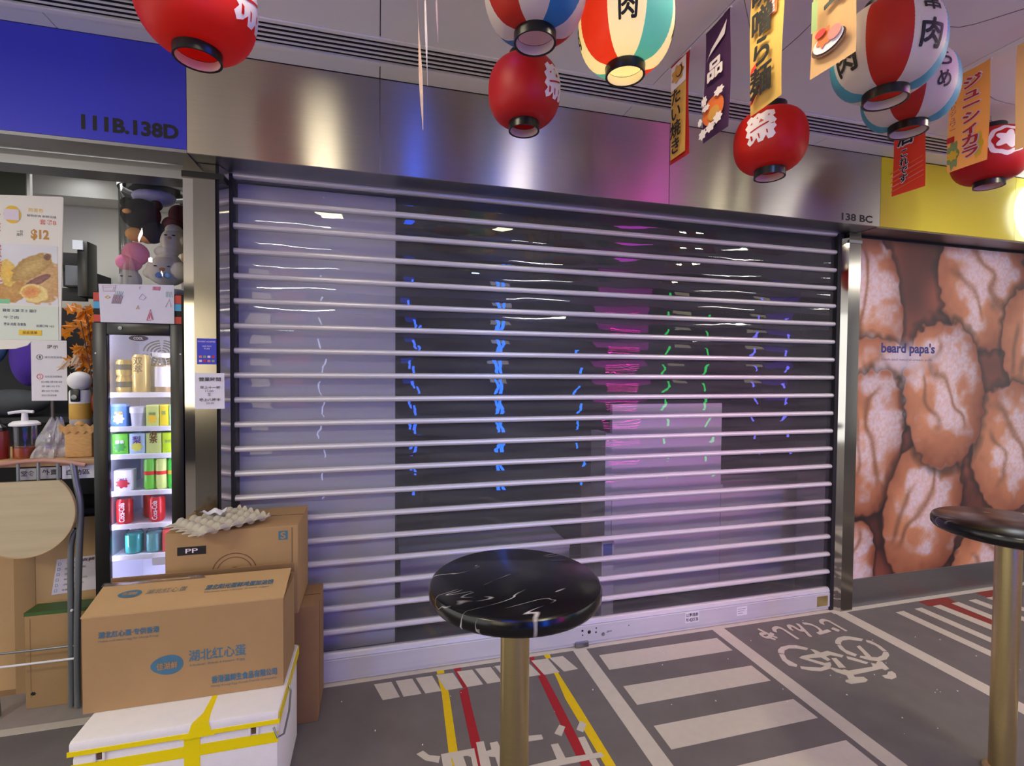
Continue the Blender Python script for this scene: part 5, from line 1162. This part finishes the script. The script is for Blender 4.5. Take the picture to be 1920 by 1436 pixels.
carton('leaf green drink carton on the third fridge shelf', fx(213), fx(242), SH[2]+.001, 0.092, dm('leafgreen', (108, 196, 62)), mark=dm('deepgreen', (52, 140, 52)), text='綠茶', tm=PR['white'])
carton('white and blue carton with a pear on the third fridge shelf', fx(244.5), fx(273), SH[2]+.001, 0.092, dm('skyblue', (176, 204, 226)), mark=dm('pear', (212, 210, 90)), text='梨', tm=PR['purple'])
carton('beige green carton with vertical lettering on the third fridge shelf', fx(275.5), fx(304), SH[2]+.001, 0.092, dm('beigegreen', (196, 210, 128)), text='清\n茶', tm=M['brown_ink'])
carton('lime carton at the door edge of the third fridge shelf', fx(306), fx(329), SH[2]+.001, 0.092, dm('lime', (190, 224, 50)), text='菊花', tm=PR['green'])
carton('white carton with red splash on the fourth fridge shelf', fx(215), fx(248), SH[3]+.001, 0.092, M['paper'], mark=dm('berry', (176, 34, 56)), text='ONLY', tm=PR['purple'])
for i, (p_, lab, c) in enumerate(((279, 'tall green can with red swirl, first on the fourth fridge shelf', 'leafgreen'), (301, 'tall pale can with red swirl, middle of the three cans on the fourth shelf', 'palegreen'), (324, 'tall vivid green can half behind the fridge frame on the fourth shelf', 'vividgreen'))):
    can(lab, fx(p_), SH[3]+.001, 0.0245, 0.138, dm(c, (60, 206, 60)), band=(PR['red'] if i < 2 else PR['yellow'], .48, .60))
cred = dm('red', (196, 30, 36), 0.3, 0.2)
for p_, y_, lab in ((231, .10, 'red can with white script, first on the fifth fridge shelf'), (258, .19, 'red can standing further back on the fifth fridge shelf'), (290, .11, 'red can near the door edge on the fifth fridge shelf'), (313, .20, 'red can half hidden at the back corner of the fifth fridge shelf')):
    can(lab, fx(p_)+(0.012 if y_ > .15 else 0), SH[4]+.001, 0.031, 0.112, cred, y=y_, text='Coca-Cola' if y_ < .15 else None, tm=PR['white'], vertical=True)
aq = dm('aqua', (96, 228, 220), 0.2)
jar('squat bottle of turquoise drink on the lowest fridge shelf', fx(245), 0.115, SH[5]+.001, 0.036, 0.118, aq, None, M['clear'])
jar('bottle of pale turquoise drink second on the lowest fridge shelf', fx(284), 0.115, SH[5]+.001, 0.034, 0.118, dm('paleaqua', (150, 232, 238), 0.2), None, M['clear'])
carton('red and white carton beside turquoise bottles on the lowest fridge shelf', fx(304), fx(320), SH[5]+.001, 0.10, dm('redwhite', (220, 80, 80)))
tgc = boxo('price_card', M['paper'], None, -0.972, -0.915, 0.046, 0.0505, 0.618, 0.654); tag(tgc, 'blank white price card clipped to the lowest fridge shelf', 'card')

hd = thing('fridge_header', 'red, blue and black striped header box on top of the fridge', 'sign', (-1.0, 0.03, FZ))
boxo('box', M['black_matt'], hd, -1.163, -0.830, 0.012, 0.05, FZ, 1.822)
hr, hb = mat('header_red', (206, 64, 44), 0.5, var=0), mat('header_blue', (74, 168, 206), 0.5, var=0)
for a, b, s in ((-1.163, -1.128, 1), (-0.866, -0.836, -1)):
    for (za, zb, m_) in ((FZ+.092, FZ+.128, hr), (FZ+.060, FZ+.090, hb), (FZ+.004, FZ+.034, hr)): boxo('stripe', m_, hd, a, b, 0.0105, 0.0125, za, zb)
dw = thing('drawing_sheet', "child's crayon drawing on white paper propped on the fridge header", 'drawing', (-1.0, 0.005, 1.69))
MB().prism([(-1.136, 1.692), (-0.862, 1.693), (-0.862, 1.862), (-1.142, 1.853)], (0, 0.006, 0), X, Z, (0, 0.002, 0)).build('sheet', M['paper'], dw, smooth=False)
cr = {k: mat('crayon_'+k, c, 0.8, var=0.1, scale=200) for k, c in dict(pink=(222, 120, 136), brown=(170, 140, 136), green=(176, 206, 190), yellow=(226, 196, 130), lilac=(204, 180, 208), peach=(226, 200, 196)).items()}
def crayon(c, pts, w_=0.0013): MB().tube([(x, 0.0052, z) for x, z in pts], w_, 5).build('crayon_line', cr[c], dw)
crayon('peach', [(-1.128, 1.845), (-1.078, 1.850), (-1.084, 1.824), (-1.124, 1.822), (-1.128, 1.845)]); crayon('peach', [(-1.122, 1.838), (-1.085, 1.842), (-1.090, 1.828), (-1.118, 1.828)])
for k in range(9): crayon('brown', [(-1.095+.004*k, 1.772), (-1.085+.004*k, 1.812-.002*(k % 3))], 0.0011)
for k in range(5): crayon('green', [(-1.078+.005*k, 1.808), (-1.080+.007*k, 1.826)]); crayon('green', [(-0.893+.006*k, 1.808), (-0.892+.005*k, 1.832)])
for k in range(6): crayon('pink', [(-0.942+.005*k, 1.836), (-0.940+.005*k, 1.852)], 0.0016)
crayon('pink', [(-0.966, 1.705), (-0.952, 1.752), (-0.942, 1.708), (-0.966, 1.705)], 0.0018); crayon('pink', [(-0.958, 1.712), (-0.951, 1.738), (-0.948, 1.712)], 0.0022)
crayon('yellow', [(-1.118, 1.798), (-1.110, 1.804), (-1.100, 1.799), (-1.108, 1.793), (-1.118, 1.798)], 0.0025); crayon('yellow', [(-1.005, 1.752), (-0.998, 1.768), (-0.996, 1.752)], 0.002)
crayon('lilac', [(-0.994, 1.800), (-0.982, 1.818), (-0.968, 1.804), (-0.978, 1.792), (-0.994, 1.796)]); crayon('lilac', [(-0.992, 1.838), (-0.992, 1.848), (-0.985, 1.848)]); crayon('peach', [(-0.895, 1.765), (-0.880, 1.800), (-0.874, 1.765)], 0.002)

# clear tub of plush toys on top of the fridge
tb = thing('acrylic_tub', 'tall clear round tub of plush toys standing on the fridge', 'tub', (-0.995, 0.195, FZ))
TX, TY, TR = -0.998, 0.205, 0.142
MB().lathe([(TR, 0.003), (TR, 0.640)], c=(TX, TY, FZ), seg=48, caps=False).build('wall', M['clear'], tb)
MB().lathe([(0.0001, 0.0), (TR, 0.0), (TR, 0.004), (0.0001, 0.004)], c=(TX, TY, FZ), seg=48).build('floor_disc', M['clear'], tb)
MB().lathe([(TR+0.004, 0.625), (TR+0.005, 0.652), (TR-0.002, 0.652), (TR-0.003, 0.625)], c=(TX, TY, FZ), seg=48, caps=False).build('rim', M['white'], tb)
MB().lathe([(TR-0.004, 0.645), (0.0001, 0.648)], c=(TX, TY, FZ), seg=48, caps=False).build('lid', M['black_matt'], tb)  # black disc stands in for the shade inside the tub's top


def plush(label, c, parts, m, eyes=None, bow=None, muzzle=None):
    t = thing('plush_toy', label, 'toy', c, 0.0, 'plush toys in the clear tub'); c = Vector(c)
    q = MB()
    for (d, r) in parts: q.ellipsoid(c+Vector(d), r, 20, 14)
    q.build('body', m, t, angle=60)
    if muzzle: MB().ellipsoid(c+Vector(muzzle[0]), muzzle[1], 14, 10).build('muzzle', muzzle[2], t)
    if eyes:
        for s in (-1, 1): MB().ellipsoid(c+Vector((eyes[0]*s, eyes[1], eyes[2])), (0.0075, 0.003, 0.0028), 10, 8).build('eye', M['ink'], t)
    if bow:
        q = MB()
        for s in (-1, 1): q.ellipsoid(c+Vector(bow)+Vector((0.016*s, 0, 0)), (0.016, 0.006, 0.012), 12, 8, Matrix.Rotation(0.35*s, 4, 'Y'))
        q.ellipsoid(c+Vector(bow), (0.007, 0.007, 0.008), 10, 8); q.build('bow', M['blue_cloth'], t)


plush('white plush with blue bow and closed eyes, in front in the tub', (-0.938, 0.150, 1.945), [((0, 0, 0), (0.085, 0.058, 0.068)), ((-0.062, 0.0, -0.012), (0.036, 0.03, 0.026)), ((0.0, 0.01, 0.045), (0.055, 0.04, 0.04))], M['plush_w'], (0.026, -0.060, 0.012), (0.004, -0.060, -0.028), ((0.0, -0.058, -0.002), (0.012, 0.008, 0.008), M['plush_o']))
plush('white plush leaning above the one with the blue bow', (-0.915, 0.165, 2.085), [((0, 0, 0), (0.055, 0.05, 0.060)), ((0.0, 0.0, 0.05), (0.036, 0.035, 0.030)), ((-0.03, 0, -0.05), (0.05, 0.04, 0.03))], M['plush_w'], (0.016, -0.050, 0.018), None, ((0.0, -0.05, 0.006), (0.008, 0.006, 0.006), M['plush_o']))
plush('black plush bear with tan muzzle at the top of the tub', (-1.040, 0.150, 2.195), [((0, 0, 0), (0.078, 0.062, 0.070)), ((-0.055, 0, 0.05), (0.026, 0.02, 0.024)), ((0.06, 0, 0.045), (0.026, 0.02, 0.024)), ((0.04, 0.01, -0.07), (0.05, 0.05, 0.055))], M['plush_b'], None, None, ((-0.030, -0.060, -0.005), (0.018, 0.010, 0.011), M['plush_o']))
plush('round pink plush low in the tub', (-1.060, 0.145, 2.015), [((0, 0, 0), (0.052, 0.05, 0.052)), ((-0.025, -0.004, -0.042), (0.05, 0.05, 0.04))], M['plush_p'])
plush('grey-white plush with dark eyes at the bottom of the tub', (-1.085, 0.150, 1.895), [((0, 0, 0), (0.044, 0.045, 0.052)), ((0.0, 0, 0.04), (0.03, 0.03, 0.025))], mat('plush_grey', (176, 174, 178), 0.9, var=0.06, scale=40), (0.016, -0.042, 0.012))
plush('tan and white plush squeezed under the black bear', (-1.060, 0.160, 2.105), [((0, 0, 0), (0.045, 0.045, 0.032)), ((0.04, 0, -0.012), (0.03, 0.035, 0.025))], M['plush_o'])
plush('lilac plush against the rim of the tub', (-1.010, 0.205, 2.290), [((0, 0, 0), (0.085, 0.08, 0.034)), ((0.03, 0, 0.006), (0.06, 0.06, 0.03))], M['plush_l'])
plush('maroon plush beside the bear, half hidden by the pillar', (-0.905, 0.200, 2.215), [((0, 0, 0), (0.042, 0.05, 0.05)), ((-0.02, 0, -0.045), (0.05, 0.05, 0.04))], mat('plush_maroon', (92, 40, 50), 0.9, var=0.06, scale=40))
plush('pale plush filling the bottom of the tub behind the drawing', (-0.975, 0.205, 1.775), [((0, 0, 0), (0.125, 0.11, 0.078)), ((0.05, 0.02, 0.05), (0.07, 0.07, 0.05))], M['plush_l'])

# ------------------------------------------------------------------ the other side of the corridor, seen only in reflections
boxo('wall_opposite', mat('opposite_wall', (46, 42, 48), 0.7, var=0.1, scale=2), None, -5.2, 11.0, -6.8, -6.6, 0, CZ, kind='structure')


def tube_sign(name, label, col, strength, paths, r=0.022):
    t = thing(name, label, 'neon sign', paths[0][0])
    for p in paths: MB().tube(p, r, 8).build('tube', mat('neon', col, 0.4, var=0, emit=strength, ecol=col), t)
    return t


# strip lamps in the corridor ceiling just behind the photographer
for xa, xb, c, st_, lab in ((-0.41, -0.245, (255, 244, 206), 26, 'warm white strip lamp in the corridor ceiling before the left pillar'), (0.87, 0.985, (255, 244, 206), 26, 'warm white strip lamp in the corridor ceiling before the shutter'),
                            (2.84, 3.00, (255, 246, 214), 80, 'warm white strip lamp in the corridor ceiling before the right pillar'), (3.11, 3.30, (255, 250, 236), 20, 'cool white strip lamp in the corridor ceiling before the pastry poster'),
                            (0.195, 0.265, (40, 90, 255), 16, 'thin blue strip lamp in the corridor ceiling'), (2.12, 2.44, (214, 70, 224), 7.0, 'magenta strip lamp in the corridor ceiling'), (3.42, 3.56, (110, 70, 230), 2.0, 'violet strip lamp in the corridor ceiling'),
                            (-0.68, -0.47, (200, 90, 70), 0.8, 'dim red strip lamp in the corridor ceiling')):
    dy = 0.5 if 2 < xa < 3 else 0.0
    t = thing('strip_lamp', lab, 'lamp', ((xa+xb)/2, -1.28-dy, CZ)); boxo('lens', mat('strip_lens', c, 0.4, var=0, emit=st_, ecol=c), t, xa, xb, -1.50-dy, -1.06-dy, CZ-0.012, CZ-0.002); boxo('housing', M['white'], t, xa-.012, xb+.012, -1.52-dy, -1.04-dy, CZ-0.010, CZ+0.004)
YB = -6.0
tube_sign('neon_tube', 'tall blue neon tube pair on the shop front across the corridor', (40, 110, 255), 30, [[(2.02, YB, -0.0+.05), (2.02, YB, 2.55)], [(2.12, YB, .05), (2.08, YB, 1.2), (2.14, YB, 2.5)]], 0.03)
tube_sign('neon_tube', 'blue neon tube around the door across the corridor', (60, 110, 255), 22, [[(0.62, YB, 0.05), (0.62, YB, 1.5)], [(0.55, YB, 1.0), (0.55, YB, 2.3)]])
tube_sign('neon_tube', 'blue neon tube beside the pink sign across the corridor', (40, 120, 255), 24, [[(3.56, YB, 0.1), (3.56, YB, 1.35)]])
tube_sign('neon_tube', 'violet neon tube far along the opposite shops', (110, 110, 255), 16, [[(7.4, YB, 0.9), (7.4, YB, 2.1)], [(8.2, YB, 0.9), (8.2, YB, 2.0)]])
tube_sign('neon_tube', 'white neon tube by the opposite pillar', (200, 210, 255), 8, [[(-0.86, YB, 0.1), (-0.86, YB, 2.2)]], 0.012)
tube_sign('neon_tube', 'green neon tube pair around the opposite menu', (20, 220, 90), 12, [[(5.36, YB, 0.3), (5.36, YB, 2.1)], [(6.30, YB, 0.2), (6.30, YB, 2.1)]])
pn = thing('neon_lettering', 'pink neon lettering sign across the corridor', 'neon sign', (4.5, YB, 1.3))
for k in range(6):
    zz = 0.35+0.30*k
    MB().tube([(4.12+0.06*j, YB, zz+(0.05 if j % 2 else -0.03)+0.02*math.sin(j*2.3+k)) for j in range(12)], 0.016, 6).build('tube', mat('neon_pink', (255, 40, 190), 0.4, var=0, emit=26, ecol=(255, 40, 190)), pn)
for i, (xa, xb, z0_, z1_, st_, lab) in enumerate([(-2.0, -1.7, 1.2, 2.4, 1.5, 'tall warm white light box by the opposite shop door'), (1.98, 2.36, 1.9, 2.5, 2.0, 'warm white light box in the opposite shop window'), (5.75, 6.15, 1.9, 2.4, 1.5, 'warm white light box over the opposite counter'), (7.55, 8.0, 1.9, 2.4, 1.5, 'pale light box far along the opposite shops'), (-4.6, -2.4, 0.9, 2.5, 2.2, 'cream lit shop window opposite the left shop')]):
    t = thing('light_box', lab, 'light sign', (xa, -6.4, z0_)); boxo('lens', mat('light_box_lens', (255, 240, 205), 0.4, var=0, emit=st_, ecol=(255, 238, 200)), t, xa, xb, -6.42, -6.40, z0_, z1_); boxo('case', M['black_matt'], t, xa-.02, xb+.02, -6.59, -6.42, z0_-.02, z1_)
for i, (xa, xb, c, st_, lab) in enumerate([(-1.62, -1.15, (200, 90, 70), 0.9, 'dim red shop sign opposite'), (4.05, 5.2, (214, 60, 214), 1.2, 'magenta lit shop sign opposite'), (8.05, 8.7, (110, 60, 220), 1.0, 'violet lit shop sign far along the opposite shops'), (0.42, 0.62, (40, 90, 255), 2.0, 'narrow blue lit sign strip opposite')]):
    t = thing('light_box', lab, 'light sign', (xa, -6.4, 1.6)); boxo('lens', mat('light_box_lens', c, 0.4, var=0, emit=st_, ecol=c), t, xa, xb, -6.42, -6.40, 1.6 if i != 3 else 1.9, 2.7); boxo('case', M['black_matt'], t, xa-.02, xb+.02, -6.59, -6.42, 1.58, 2.72)
